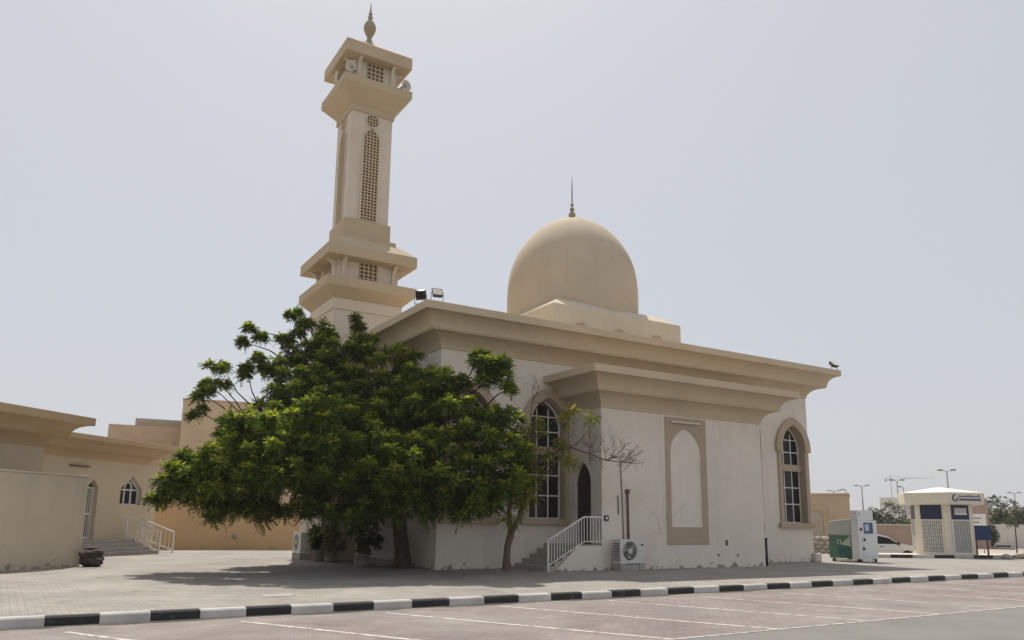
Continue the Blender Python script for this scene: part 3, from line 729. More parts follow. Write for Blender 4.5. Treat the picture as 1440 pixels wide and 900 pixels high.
# ------------------------------------------------------------------ buildings behind, left
ow = thing('orange_wall', 'plain orange compound wall behind the big tree', 'wall', (-16.6, 36.45, 0), math.atan2(2.04, 5.93))
mb = MB(); mb.box(0, 13.5, 0, .25, -.5, 2.07); mb.build('wall', 'orange', ow, .01)
mb = MB(); mb.box(-.02, 13.52, -.03, .28, 2.071, 2.16); mb.build('coping', 'orange', ow)
mb = MB(); mb.sphere((4.02, -.06, .62), .10, 8, (1, .6, 1.3)); mb.box(3.99, 4.05, -.06, -.001, .44, .6); mb.build('wall_lamp', 'metalgrey', ow)
sa = thing('school_building', 'long brown two storey block with a row of tiny square windows', 'building', (-34.2, 66.8, 0), math.atan2(2.44, 5.4))
mb = MB(); mb.box(0, 6.6, 0, 9, -.5, 9.3); mb.build('wall', 'school', sa, .02)
mb = MB(); mb.box(2.05, 6.6, .15, 8.8, 9.301, 9.95); pa = mb.build('parapet', 'greyroof', sa)
mb = MB()
for k in range(22): mb.box(2.2+.2*k, 2.28+.2*k, .08, .149, 9.302, 9.75)
mb.build('parapet_slats', 'school', pa)
for k in range(5):
    mb = MB(); mb.box(.95+1.05*k, 1.25+1.05*k, -.03, -.001, 7.75, 8.15); mb.build('window', 'utildoor', sa)
mb = MB(); mb.tube([(6.45, -.06, .2), (6.45, -.06, 9.3)], .07, 8); mb.build('downpipe', 'brownpipe', sa)
for k in range(4):
    mb = MB(); mb.box(.9+1.4*k, 1.7+1.4*k, -.03, -.001, 3.4, 4.9); mb.build('lower_window', 'glass', sa)
sb = thing('school_building', 'plain tan tower block rising behind the left side of the big tree', 'building', (-27.8, 66.4, 0), math.atan2(1.9, 5.0))
mb = MB(); mb.box(0, 11.5, 0, 10, -.5, 11.45); mb.build('wall', 'schoolb', sb, .02)
mb = MB(); mb.box(-.05, 11.55, -.05, 10.05, 11.451, 11.55); mb.build('coping', 'schoolb', sb)
for k in range(3):
    mb = MB(); mb.box(3.2+2.6*k, 4.4+2.6*k, -.03, -.001, 5.4, 7.0); mb.build('window', 'glass', sb)

# ------------------------------------------------------------------ foliage
def leaf_mesh(name, clumps, mat, parent, nleaf=16, pairs=5, ll=.13, lw=.036, rach=.42, up=.35, young=.3, seed=1, droop=.35, spread=.45, base=.34):
    """clumps of pinnate leaves: drooping stalks radiate from each shoot tip and carry pairs of narrow leaflets, each leaflet a small face;
    the newest leaves at the top of a shoot are tinted lighter, as young and as sunlit"""
    g = np.random.default_rng(seed); unit = lambda a: a/(np.linalg.norm(a, axis=-1, keepdims=True)+1e-9)
    C_ = np.array(clumps, dtype=float); cnt = np.maximum(4, (nleaf*g.uniform(.75, 1.25, len(C_))).astype(int))
    idx = np.repeat(np.arange(len(C_)), cnt); n = len(idx); cen = C_[idx, :3]; r = C_[idx, 3:4]
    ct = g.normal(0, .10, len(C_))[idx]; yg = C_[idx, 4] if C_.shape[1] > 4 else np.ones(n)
    d = g.normal(size=(n, 3)); d[:, 2] = d[:, 2]*.75+up; d = unit(d)
    o = cen+d*r*g.uniform(.05, spread, (n, 1)); young_lit = (d[:, 2] > .42) & (g.random(n) < .72) & (yg > .5)  # upward leaves: young growth, with sunlit clump tops painted into the tint
    ln = rach*g.uniform(.7, 1.2, (n, 1))*(.6+1.0*r)*np.where(young_lit[:, None], .7, 1)
    side = unit(np.cross(d, [0, 0, 1.0])); q = g.uniform(-.5, .5, (n, 1)); side = side*np.cos(q)+np.cross(d, side)*np.sin(q)
    tint = base+ct+g.normal(0, .10, n)+np.where(g.random(n) < .05, .35, 0)+np.where(young_lit, young*g.uniform(.5, 1.2, n), 0)
    VV = []; TT = []
    dn = np.array([0, 0, -1.0])
    for k in range(pairs*2+1):
        t = (k//2+1)/(pairs+.6) if k < pairs*2 else 1.0
        p = o+d*ln*t+dn*droop*ln*t*t; tang = unit(d+dn*2*droop*t)
        a = side*(1 if k % 2 else -1)*.85+tang*.6 if k < pairs*2 else tang
        a = a+g.normal(0, .16, (n, 3)); a[:, 2] -= .12; a = unit(a)
        w = unit(np.cross(a, np.cross(a, side)+g.normal(0, .35, (n, 3))))*lw*g.uniform(.8, 1.2, (n, 1)); l_ = ll*g.uniform(.75, 1.25, (n, 1))
        VV.append(np.stack([p, p+a*l_*.45+w, p+a*l_, p+a*l_*.45-w], 1)); TT.append(tint+g.normal(0, .04, n))
    V = np.concatenate(VV).astype(np.float32); T = np.concatenate(TT); nf = len(T)
    me = bpy.data.meshes.new(name)
    me.vertices.add(nf*4); me.vertices.foreach_set('co', V.ravel())
    me.loops.add(nf*4); me.loops.foreach_set('vertex_index', np.arange(nf*4, dtype=np.int32))
    me.polygons.add(nf); me.polygons.foreach_set('loop_start', np.arange(0, nf*4, 4, dtype=np.int32))
    me.update(calc_edges=True)
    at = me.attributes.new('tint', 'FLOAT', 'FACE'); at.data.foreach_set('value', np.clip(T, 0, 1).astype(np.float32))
    me.materials.append(M[mat])
    o = bpy.data.objects.new(name, me); COL.objects.link(o); o.parent = parent
    return o
LOBES = [(-8.9,21.5,2.36,.52),(-9.1,21.3,1.9,.30),(-8.89,21.8,2.96,.44),(-8.34,22.0,2.19,.8),(-7.75,22.5,3.1,.8),(-7.92,21.5,1.64,.51),(-7.15,22.0,2.11,.9),(-6.54,23.0,3.71,1.05),(-6.95,23.5,4.73,.65),(-7.5,23.0,4.0,.42),(-5.78,22.0,2.52,1.16),(-4.94,21.5,1.88,.78),(-6.22,24.0,5.37,.92),(-5.65,25.0,6.45,.87),(-6.5,25.5,7.02,.51),(-4.88,23.0,4.16,1.26),(-3.74,21.6,2.92,1.22),(-3.88,24.3,5.69,1.02),(-4.75,25.3,7.0,.6),(-2.97,22.8,4.37,1.21),(-3.15,24.0,6.28,.57),(-2.16,21.5,2.84,1.22),(-1.96,22.6,4.99,.87),(-1.23,21.8,3.86,1.03),(-1.49,22.2,5.24,.49),(-.61,21.7,2.97,1.03),(-.46,21.9,5.68,.54),(-.84,21.9,6.07,.32),(-.14,21.9,5.83,.26),(-.24,22.0,4.1,.72),(.26,22.2,3.32,.65),(-2.94,21.7,2.06,.83),(-1.37,21.6,2.08,.83),(-.21,22.0,2.21,.68),(-4.09,21.6,1.93,.83),(-6.4,26.5,5.3,1.33),(-4.9,26.5,4.58,1.45),(-7.22,25.5,3.49,1.16),(-7.85,23.5,5.05,.51),(-8.25,23.5,4.65,.34),(-7.28,24.3,5.98,.58),(-6.94,25.0,6.59,.5),(-2.67,23.6,5.47,.78),(-8.44,22.6,3.03,.54),(-6.55,21.8,1.53,.44),(-7.38,21.6,1.71,.43),(-2.33,23.5,1.81,.64),(-3.75,24.5,1.81,.67),(-5.59,24.5,3.21,1.12),(-3.37,24.5,3.46,1.23),
 (-7.5,20.3,2.5,.75),(-6,20.2,2.9,.85),(-4.5,20.2,3.1,.85),(-8.6,20.6,2.25,.45),(-3,20.4,2.9,.75),(-6.8,20.6,3.6,.8),(-5,20.4,4,.8),(-.4,22,2.0,.6),(-1,21.8,1.9,.6),(.2,22.2,2.4,.5)]
TUFTS = [(-7.2,25.0,8.1,.23),(-8.31,24.5,7.46,.22),(-7.96,24.5,7.15,.25),(-8.48,24.5,7.03,.16),(-8.97,24.0,6.2,.33),(-9.27,24.0,5.56,.22),(-8.89,24.0,5.52,.18),(-9.29,23.5,5.18,.34),(-9.33,23.5,4.59,.26),(-7.93,24.0,6.42,.22),(-8.15,24.0,5.98,.31),(-6.68,25.0,7.75,.32),(-5.94,25.5,7.69,.42),(-5.08,25.3,7.9,.28),(-8.45,23.0,3.98,.29),(-9.48,21.2,1.81,.25),(.11,21.8,5.2,.24),(-6.14,25.4,7.3,.37),(-7.21,25.0,7.19,.32),(-6.87,25.0,7.43,.25)]
tree = thing('shade_tree', 'wide dark green neem tree spreading in front of the mosque corner', 'tree', (-3.16, 24.8, 0))
to = np.array([-3.16, 24.8, 0])
clumps = []
LOBES = [(x, y, z+(.12 if z < 2.6 else 0), max(.22, r-.13)) for x, y, z, r in LOBES if (x, y) not in ((-7.85, 23.5), (-8.25, 23.5))]
LA = np.array(LOBES); acc = np.zeros((0, 3))
for (x, y, z, r) in LOBES:                     # leafy shoots spaced over the outside of each bough
    for _ in range(int(60+220*r*r)):
        d = rng.normal(size=3); d[2] += .25; d /= np.linalg.norm(d); c = np.array([x, y, z])+d*r*rng.uniform(.76, 1.16)*np.array([1, 1, .95])
        q = np.linalg.norm(LA[:, :3]-c, axis=1)/LA[:, 3]
        if (q < .66).any() or (len(acc) and np.min(np.linalg.norm(acc-c, axis=1)) < .50): continue
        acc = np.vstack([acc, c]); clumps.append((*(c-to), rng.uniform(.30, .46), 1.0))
    for _ in range(int(3+5*r*r)):              # older leaves deeper inside, left dark as painted shade between the light shoots
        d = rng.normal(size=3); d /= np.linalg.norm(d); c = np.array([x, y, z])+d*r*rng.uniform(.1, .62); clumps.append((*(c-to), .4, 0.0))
for (x, y, z, r) in TUFTS:
    for _ in range(3 if r > .26 else 2):
        c = np.array([x, y, z])+rng.normal(size=3)*r*.38; clumps.append((*(c-to), max(.22, r*.9), 1.0))
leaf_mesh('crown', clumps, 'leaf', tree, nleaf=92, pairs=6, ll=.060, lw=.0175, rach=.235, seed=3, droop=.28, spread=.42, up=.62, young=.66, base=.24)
mb = MB()
def wob(a, b, n=5, k=.06):
    a, b = Vector(a), Vector(b); l = (b-a).length
    return [a.lerp(b, i/n)+(Vector((random.gauss(0, k), random.gauss(0, k), random.gauss(0, k*.6)))*l*.5 if 0 < i < n else Vector()) for i in range(n+1)]
fork = Vector((-.15, -.1, 1.75))
mb.tube([(0, 0, -.1), (.02, .02, .15), (-.02, 0, .6), (-.1, -.05, 1.2), fork], [.34, .27, .225, .22, .24], 12)
tips = {}
big = [(-6.3,23.2,3.4),(-5.6,24.9,6.2),(-4.8,22.8,3.9),(-3.5,24.0,5.4),(-1.8,22.6,4.3),(-.6,22.0,3.0),(-3.4,21.9,2.9),(-5.6,26.2,4.7),(-8.2,22.0,2.5),(-7.4,25.0,3.6)]
limbs = []
for p in big:
    p = Vector(p)-Vector(to); path = wob(fork, p, 6, .05)
    for i, q in enumerate(path): q.z += .45*math.sin(math.pi*i/6)
    mb.tube(path, [.15-.10*i/6 for i in range(7)], 8); limbs.append(path)
for (x, y, z, r) in LOBES+TUFTS:
    p = Vector((x, y, z))-Vector(to); best = min((q for l in limbs for q in l[2:]), key=lambda q: (q-p).length)
    path = wob(best, p, 4, .09); mb.tube(path, [.045, .036, .028, .02, .008], 6)
mb.build('trunk', 'bark', tree, fix=False)
# thinning tree by the porch
t2 = thing('thin_tree', 'small half bare tree with yellowing leaves and twigs before the porch door', 'tree', (.07, 24.45, 0)); o2 = np.array([.07, 24.45, 0])
mb = MB(); q = lambda x, y, z: Vector((x, y, z))-Vector(o2)
mb.tube([(0, 0, -.1), (.0, 0, .3), (.03, .1, .75), (.12, .2, 1.05)], [.15, .115, .10, .12], 10)
fk = Vector((.12, .2, 1.05))
pathA = [fk, q(.12, 24.6, 1.7), q(.20, 24.4, 2.4), q(.45, 24.1, 3.2), q(.72, 24.0, 4.2), q(.80, 24.0, 5.1)]
pathB = [fk, q(.45, 24.45, 1.6), q(.60, 24.3, 2.2), q(.72, 24.1, 3.0), q(1.2, 23.85, 3.45), q(1.9, 23.6, 3.72), q(2.5, 23.45, 3.5), q(3.0, 23.35, 3.3), q(3.45, 23.25, 3.25)]
mb.tube(pathA, [.09, .075, .06, .05, .03, .012], 8); mb.tube(pathB, [.085, .075, .065, .055, .045, .036, .028, .02, .01], 8)
twigs = []
def twig(a, d, ln, r, depth):
    d = d.normalized(); pts = [a]
    for i in range(4):
        d = (d+Vector((random.gauss(0, .22), random.gauss(0, .22), random.gauss(.03, .2)))).normalized(); pts.append(pts[-1]+d*ln/4)
    mb.tube(pts, [r, r*.85, r*.7, r*.55, r*.35], 5); twigs.append(pts[-1])
    if depth:
        for k in range(3):
            b = pts[random.choice((1, 2, 3, 4))]; twig(b, d+Vector((random.gauss(0, .7), random.gauss(0, .5), random.gauss(.1, .6))), ln*.62, r*.6, depth-1)
for p, n in ((pathB[3:], 5), (pathA[2:], 3)):
    for i, a in enumerate(p):
        for k in range(n):
            dx = 1.0 if n == 5 else .35
            twig(a, Vector((random.gauss(dx*.6, .5), random.gauss(-.05, .35), random.gauss(.4, .5))), random.uniform(.45, .75), .015, 2)
mb.build('trunk', 'twig', t2, fix=False)
T2 = [(.89,24.0,4.27,.30),(1.28,23.8,3.64,.28),(1.8,23.6,4.54,.22),(2.37,23.4,4.7,.30),(1.9,23.5,3.35,.25),(.74,24.0,3.26,.33),(.53,24.0,2.39,.45),(.39,24.2,1.86,.4),(1.07,23.9,2.87,.25),(1.59,23.6,3.78,.22),(.67,24.0,3.81,.33),(.42,24.1,2.94,.4)]
cl = []
for (x, y, z, r) in T2:
    for _ in range(5 if x < .8 else 3): c = np.array([x, y, z])+rng.normal(size=3)*r*.5; cl.append((*(c-o2), .24))
leaf_mesh('foliage', cl, 'leafyellow', t2, nleaf=16, pairs=5, ll=.08, lw=.021, rach=.28, seed=5, young=.35)
# shrubs and a small palm under the big tree
def shrub(loc, h, r, label, mat, seed, name='potted_shrub', pot=True, n=26):
    o = thing(name, label, 'shrub', loc, 0, 'shrubs under the big tree')
    g = np.random.default_rng(seed); cl = []
    mb = MB(); z0 = .32 if pot else 0
    for k in range(7):
        a = g.uniform(0, 6.28); tip = Vector((math.cos(a)*r*g.uniform(.3, .9), math.sin(a)*r*g.uniform(.3, .9), h*g.uniform(.6, 1)))
        path = wob((0, 0, z0), tip, 4, .1); mb.tube(path, [.022, .018, .014, .01, .005], 5)
        for i in range(n//7+1):
            c = path[random.randint(1, 4)]; cl.append((c.x+g.normal()*.08, c.y+g.normal()*.08, c.z+g.normal()*.06, .18))
    mb.build('stem', 'twig', o, fix=False)
    leaf_mesh('foliage', cl, mat, o, nleaf=10, pairs=3, ll=.12, lw=.038, rach=.26, seed=seed)
    if pot: mb = MB(); mb.lathe([(.01, 0), (.17, 0), (.2, .1), (.235, .34), (.25, .34), (.25, .38), (.2, .38), (.19, .3), (.01, .3)], 20); mb.build('pot', 'pot', o)
    return o
shrub((-6.0, 27.6, 0), 1.9, .55, 'pale leaved shrub in a pot left of the dark palm under the tree', 'leafpale', 21)
shrub((-6.55, 28.2, 0), 1.2, .45, 'low green shrub in a pot next to the minaret air conditioner', 'leafbush', 22)
shrub((-4.5, 25.4, 0), 2.1, .7, 'dark green shrub between the pale shrub and the palm', 'leafbush', 23)
pm = thing('small_palm', 'short palm with drooping dry fronds under the big tree', 'palm', (-4.75, 26.2, 0))
mb = MB(); mb.lathe([(.17, -.05), (.15, .3), (.16, .5), (.13, .8), (.15, 1.0), (.08, 1.2)], 12); mb.build('trunk', 'straw', pm)
mb = MB()
for k in range(20):
    a = k*2.4; ln = random.uniform(.7, 1.1); el = random.uniform(.1, 1.2); mb.cur = 0 if k % 3 else 1
    d = Vector((math.cos(a), math.sin(a), 0)); pts = []
    for i in range(7):
        t = i/6; pts.append(Vector((0, 0, 1.15))+d*ln*t*math.cos(el*.6)+Vector((0, 0, ln*(t*el*.8-t*t*(.9+el*.3)))))
    for i in range(6):
        s = d.cross(Vector((0, 0, 1)))
        for sg in (-1, 1):
            for j in range(2):
                p = pts[i].lerp(pts[i+1], j*.5); e = p+s*sg*.22*(1-i/8)+d*.10+Vector((0, 0, -.10)); mb.add([p, p+d*.035, e], [(0, 1, 2)])
    mb.tube(pts, [.014, .012, .01, .009, .007, .005, .003], 4)
mb.build('fronds', ['leafbush', 'straw'], pm, fix=False)

# ------------------------------------------------------------------ right side: recycling cabinet
rc = thing('recycling_cabinet', 'grey and green recycling cabinet with a tall white front near the mosque end', 'recycling cabinet', (14.72, 33.0, 0), R(33))
mb = MB(); mb.prism([(.10, .14), (1.15, .14), (1.15, 1.66), (.10, 1.78)], 0, 1.25, lambda u, v, w: (w+.0, u+.28, v)); body = mb.build('body', 'greypanel', rc, .015)
mb = MB(); mb.box(-.012, -.001, .39, 1.42, .16, 1.08); gp = mb.build('side_panel', 'green', body)
mb = MB(); mb.prism([(.40, .17), (.86, .17), (1.05, .42), (.98, .62), (.40, .62)], -.02, -.013, lambda u, v, w: (w, u, v)); mb.build('panel_wave', 'teal', gp)
mb = MB(); mb.prism([(.40, 1.07), (.86, .72), (.40, .64)], -.02, -.0135, lambda u, v, w: (w, u, v)); mb.build('panel_stripe', 'greypanel', gp)
mb = MB(); pts = [(-.022, .92+.085*math.cos(t), .82+.085*math.sin(t)) for t in np.linspace(-1.1, 4.2, 16)]; mb.tube(pts, .014, 5); mb.build('symbol', 'whitepaint', gp)
mb = MB(); mb.box(-.014, -.001, .39, 1.42, 1.09, 1.12); mb.build('band', 'metalgrey', body)
mb = MB(); mb.box(-.03, 1.30, 0, .34, .13, 1.72); cb = mb.build('cabinet', 'whitepanel', rc, .015)
mb = MB(); mb.box(.0, 1.12, .03, .36, 1.725, 2.14); hd = mb.build('head', 'whitepanel', rc, .015)
mb = MB(); mb.box(.12, .17, .018, .0295, 1.9, 2.05); mb.build('mark', 'metalgrey', hd)
mb = MB(); mb.box(.36, .98, -.02, -.001, 1.18, 1.62); scn = mb.build('screen', 'bluescreen', cb)
mb = MB(); mb.box(.40, .70, -.026, -.021, 1.28, 1.56); mb.build('screen_label', 'paleblue', scn)
mb = MB(); mb.box(.22, 1.22, -.012, -.001, .2, 1.12); dd = mb.build('door', 'whitepanel', cb, .008)
mb = MB()
for x, z in ((.13, 1.35), (.33, .93), (.26, .56)): mb.box(x-.05, x+.05, -.045, -.0125, z-.055, z+.055)
mb.build('lock', 'blackmetal', cb)
mb = MB()
for x in (.08, 1.15):
    for y in (.1, 1.25): mb.box(x-.07, x+.07, y-.07, y+.07, 0, .129)
mb.build('foot', 'blackmetal', rc)
mb = MB(); mb.box(.2, 1.0, .02, .10, .03, .11); mb.box(.02, .10, .25, 1.2, .03, .11); mb.build('base_rail', 'whitepaint', rc)

# ------------------------------------------------------------------ kiosk
KC = (22.85, 41.45)
ki = thing('kiosk', 'six sided cream kiosk with navy panels, slatted doors and a wide roof', 'kiosk', (*KC, .02), R(251.6))
ki.scale = (.80, .80, 1)
def hexa(r, z, n=6): return [(r*math.cos(2*math.pi*k/n), r*math.sin(2*math.pi*k/n), z) for k in range(n)]
def hexring(mb, prof, top=True):
    vs = [p for r_, z_ in prof for p in hexa(r_, z_)]; fs = [(i*6+k, i*6+(k+1) % 6, i*6+6+(k+1) % 6, i*6+6+k) for i in range(len(prof)-1) for k in range(6)]
    fs += [tuple(range(6))[::-1], tuple(len(vs)-6+k for k in range(6))]; mb.add(vs, fs)
mb = MB(); hexring(mb, [(1.97, -.1), (1.97, .12), (1.90, .121), (1.90, 2.62)]); mb.build('wall', 'kcream', ki)
mb = MB(); hexring(mb, [(2.45, 2.60), (2.62, 2.64), (2.66, 3.20), (2.5, 3.24)]); fas = mb.build('roof_fascia', 'kcream', ki, .02)
mb = MB(); hexring(mb, [(2.48, 3.241), (.25, 3.52), (.1, 3.53)]); mb.build('roof', 'kwhite', ki)
for k in range(6):
    a = math.pi/3*(k+.5); ap = 1.90*math.cos(math.pi/6)
    def fr(u, v, w, a=a, ap=ap): return ((ap+w)*math.cos(a)-u*math.sin(a), (ap+w)*math.sin(a)+u*math.cos(a), v)
    mb = MB(); mb.prism([(-.64, 1.86), (.64, 1.86), (.64, 2.58), (-.64, 2.58)], .001, .03, fr); nv = mb.build('sign_panel', 'navy', ki)
    if k == 0:
        mb = MB(); mb.prism([(-.42, 2.10), (.46, 2.10), (.46, 2.44), (-.42, 2.44)], .031, .04, fr); mb.build('notice', 'vent', nv)
        mb = MB(); mb.prism([(-.42, 2.10), (.46, 2.10), (.46, 2.17), (-.42, 2.17)], .041, .045, fr); mb.build('notice_line', 'whitepaint', nv)
    mb = MB(); mb.prism([(-.64, .16), (.64, .16), (.64, 1.82), (-.64, 1.82)], .001, .015, fr); vd = mb.build('slatted_door', 'ventdark', ki)
    mb = MB(); mb.prism([(-.70, .12), (.70, .12), (.70, 1.86), (-.70, 1.86)], .0012, .05, fr, [[(-.60, .22), (.60, .22), (.60, 1.80), (-.60, 1.80)]]); mb.build('door_frame', 'kcream', vd)
    mb = MB()
    for i in range(9): mb.prism([(-.585+.131*i, .21), (-.505+.131*i, .21), (-.505+.131*i, 1.81), (-.585+.131*i, 1.81)], .016, .035, fr)
    if k == 5:
        for j in range(8): mb.prism([(-.6, .30+.19*j), (.6, .30+.19*j), (.6, .335+.19*j), (-.6, .335+.19*j)], .036, .045, fr)
    mb.build('slats', 'vent', vd)
    if k == 0:
        ap2 = 2.645*math.cos(math.pi/6)
        def fr2(u, v, w, a=a): return ((ap2+w)*math.cos(a)-u*math.sin(a), (ap2+w)*math.sin(a)+u*math.cos(a), v)
        mb = MB(); pts = [fr2(-.82+.16*math.cos(t), 2.93+.16*math.sin(t), .02) for t in np.linspace(.9, 5.2, 14)]; mb.tube(pts, [.012+.032*math.sin(math.pi*i/13) for i in range(14)], 6)
        pts = [fr2(-.80+.16*math.cos(t), 2.93+.16*math.sin(t), .02) for t in np.linspace(4.6, 6.6, 8)]; mb.tube(pts, [.01+.03*math.sin(math.pi*i/7) for i in range(8)], 6); mb.build('logo', 'logo', fas)
        mb = MB(); u = -.52
        while u < 1.0:
            w_ = random.uniform(.05, .10); h_ = random.choice((.07, .09, .12)); mb.prism([(u, 2.97), (u+w_, 2.97), (u+w_, 2.97+h_), (u, 2.97+h_)], .012, .022, fr2); u += w_+.045
        mb.build('upper_lettering', 'logo', fas)
        mb = MB(); u = -.52
        while u < 1.02:
            w_ = random.uniform(.04, .07); mb.prism([(u, 2.80), (u+w_, 2.80), (u+w_, 2.80+.095), (u, 2.80+.095)], .012, .022, fr2); u += w_+.02
        mb.build('lower_lettering', 'logo', fas)
# rubble stones beside the island kerb
for i, (x, y, r_, lb) in enumerate(((24.6, 39.05, .24, 'dark lump of rubble lying next to the blue sign posts'), (25.6, 39.5, .33, 'pale sandstone lump of rubble right of the dark one'))):
    o = thing('rubble_stone', lb, 'stone', (x, y, -.02), i*.8, 'rubble stones by the kerb'); mb = MB(); mb.sphere((0, 0, r_*.5), r_, 7, (1.25, .9, .62))
    mb.v = [tuple(Vector(p)*(1+.22*noise.noise(Vector(p)*3.1+Vector((i*7, 0, 0))))) for p in mb.v]; mb.build('stone', 'rubble' if i else 'block', o)
# blue sign on two posts
bs = thing('blue_sign', 'blue board on two rusty posts right of the kiosk', 'sign', (24.6, 40.9, .0), R(-12))
for x in (-.30, .22):
    mb = MB(); mb.beam((x, .05, -.4), (x, .05, 1.58), .07); mb.build('post', 'rust', bs)
mb = MB(); mb.box(-.34, .40, -.02, .02, .86, 1.60); mb.build('board', 'sign_blue', bs, .005)
mb = MB(); mb.box(-.42, -.341, -.03, .03, .84, 1.62); mb.build('board_edge', 'rust', bs)
# white direction board on the far wall side
wsn = thing('white_sign', 'white board with two dark lines behind the kiosk', 'sign', (31.65, 53.5, .15), R(-28))
mb = MB(); mb.box(-.9, .75, -.03, .03, 1.45, 2.25); bd = mb.build('board', 'whitepaint', wsn, .03)
mb = MB(); mb.box(-.6, .45, -.04, -.031, 1.93, 2.03); mb.box(-.6, .35, -.04, -.031, 1.66, 1.76); mb.build('lettering', 'metalgrey', bd)
for x in (-.6, .5):
    mb = MB(); mb.beam((x, .05, -.6), (x, .05, 1.5), .06); mb.build('post', 'metalgrey', wsn)

# ------------------------------------------------------------------ parked hatchback
def car(loc, rz, label):
    o = thing('parked_car', label, 'car', loc, rz)
    side = [(-1.95,.30),(-1.98,.62),(-1.93,.88),(-1.80,1.02),(-1.55,1.32),(-1.30,1.42),(-.6,1.47),(-.05,1.44),(.35,1.32),(.95,.98),(1.35,.90),(1.72,.80),(1.93,.66),(1.98,.45),(1.94,.26),(1.62,.22)]
    def arc(cx): return [(cx+.36*math.cos(t), .30+.36*math.sin(t)) for t in np.linspace(0, math.pi, 9)]
    poly = side+[(1.62, .24)]+arc(1.24)+[(.86, .22), (-.84, .22)]+arc(-1.22)+[(-1.6, .24)]
    mb = MB(); n = len(poly)
    def hwid(z): return .84 if z < .9 else .84-.22*(z-.9)/.57
    secs = []
    for s in (-1, 1): secs.append([(x, s*hwid(z), z) for x, z in poly])
    tri = tessellate_polygon([[Vector((x, z, 0)) for x, z in poly]])
    mb.add(secs[0], [tuple(t) for t in tri]); mb.add(secs[1], [tuple(t) for t in tri])
    mb.add(secs[0]+secs[1], [(i, (i+1) % n, n+(i+1) % n, n+i) for i in range(n)])
    body = mb.build('body', 'carpaint', o, .04)
    for s in (-1, 1):
        for nm, q in (('front_window', [(-.28,.96),(.80,.97),(.30,1.28),(-.10,1.37),(-.28,1.38)]), ('rear_window', [(-.38,.96),(-.38,1.39),(-1.2,1.36),(-1.50,1.18),(-1.45,.98)])):
            mb = MB(); mb.add([(x, s*(hwid(z)+.006), z) for x, z in q], [tuple(range(len(q)))]); mb.build('side_window', 'glass', o)
        mb = MB(); mb.box(.68, .84, s*.97-.09, s*.97+.09, .94, 1.08); mb.build('mirror', 'blackmetal', o, .03)
        mb = MB(); mb.box(-.15, .03, s*.845-.008, s*.845+.008, .80, .84); mb.build('door_handle', 'blackmetal', o)
        mb = MB(); mb.box(-.8, .82, s*.845-.006, s*.845+.006, .225, .31); mb.build('sill_trim', 'blackmetal', o)
        mb = MB(); mb.add([(1.66, s*.845, .80), (1.88, s*.78, .68), (1.955, s*.62, .60), (1.93, s*.66, .70), (1.72, s*.82, .82)], [(0,1,2,3,4)]); mb.build('headlight', 'lens', o)
        for cx in (1.24, -1.22):
            mb = MB()
            def cyl(mb, r_, y0, y1, n=20):
                vs = [(cx+r_*math.cos(2*math.pi*k/n), y, .30+r_*math.sin(2*math.pi*k/n)) for y in (y0, y1) for k in range(n)]
                mb.add(vs, [(k, (k+1) % n, n+(k+1) % n, n+k) for k in range(n)]+[tuple(range(n)), tuple(range(n, 2*n))])
            cyl(mb, .30, s*.62, s*.83); w = mb.build('wheel', 'tyre', o, .02)
            mb = MB(); cyl(mb, .20, s*.80, s*.84); mb.build('rim', 'rim', w)
    mb = MB(); mb.add([(.36, -.68, 1.325), (.36, .68, 1.325), (.94, .78, 1.0), (.94, -.78, 1.0)], [(0,1,2,3)]); mb.v = [(x+.012, y, z+.012) for x, y, z in mb.v]; mb.build('windscreen', 'glass', o)
    return o
car((20.95, 44.2, -.41), R(-22), 'silver white hatchback parked between the recycling cabinet and the kiosk')

# ------------------------------------------------------------------ background right
pw = thing('pink_wall', 'low dusky pink wall behind the parked car', 'wall', (25.6, 58.2, -.42), R(-24))
mb = MB(); mb.box(0, 5.2, 0, .25, 0, 2.0); mb.build('wall', 'pinkwall', pw, .01)
mb = MB(); mb.box(-.03, 5.23, -.05, .30, 2.001, 2.1); mb.build('coping', 'dust', pw)
ub = thing('utility_building', 'flat tan utility building with double doors and a lamp beyond the mosque end', 'building', (22.2, 66.9, -.42), R(-24))
mb = MB(); mb.box(0, 6.4, 0, 6, 0, 4.4); mb.build('wall', 'utility', ub, .02)
mb = MB(); mb.box(-.06, 6.46, -.06, 6.06, 4.401, 4.56); mb.build('parapet', 'utility', ub)
for x in (2.0, 3.2):
    mb = MB(); mb.box(x, x+1.15, -.05, -.001, .9, 2.95); mb.build('door', 'utildoor', ub)
mb = MB(); mb.box(1.7, 1.98, -.08, -.001, .8, 3.2); mb.box(4.38, 4.66, -.08, -.001, .8, 3.2); mb.box(1.7, 4.66, -.09, -.001, 3.201, 3.5); mb.build('door_surround', 'utility', ub)
mb = MB(); mb.sphere((3.1, -.25, 4.0), .16, 8); mb.box(3.05, 3.15, -.25, -.001, 3.62, 3.85); mb.build('wall_lamp', 'kwhite', ub)
rw = thing('rubble_wall', 'low wall of rough stone behind the mosque right corner', 'wall', (17.5, 57.5, -.42), R(-22))
mb = MB()
for i in range(20):
    for j in range(4):
        x = i*.42+.2*(j % 2)+random.uniform(-.03, .03); z = .16+.29*j; mb.sphere((x, random.uniform(-.05, .05), z), .25, 5, (1, .9, .68))
mb.v = [tuple(Vector(p)*1.0+Vector((0, 0, .05))*noise.noise(Vector(p)*4)) for p in mb.v]
mb.build('stones', 'rubble', rw)
ww = thing('white_wall', 'long white boundary wall beyond the far road', 'wall', (39, 92.9+3.2, -.42), math.atan2(-22, 30))
mb = MB(); mb.box(-2, 40, 0, .3, 0, 2.35)
mb.build('wall', 'whitewall', ww)
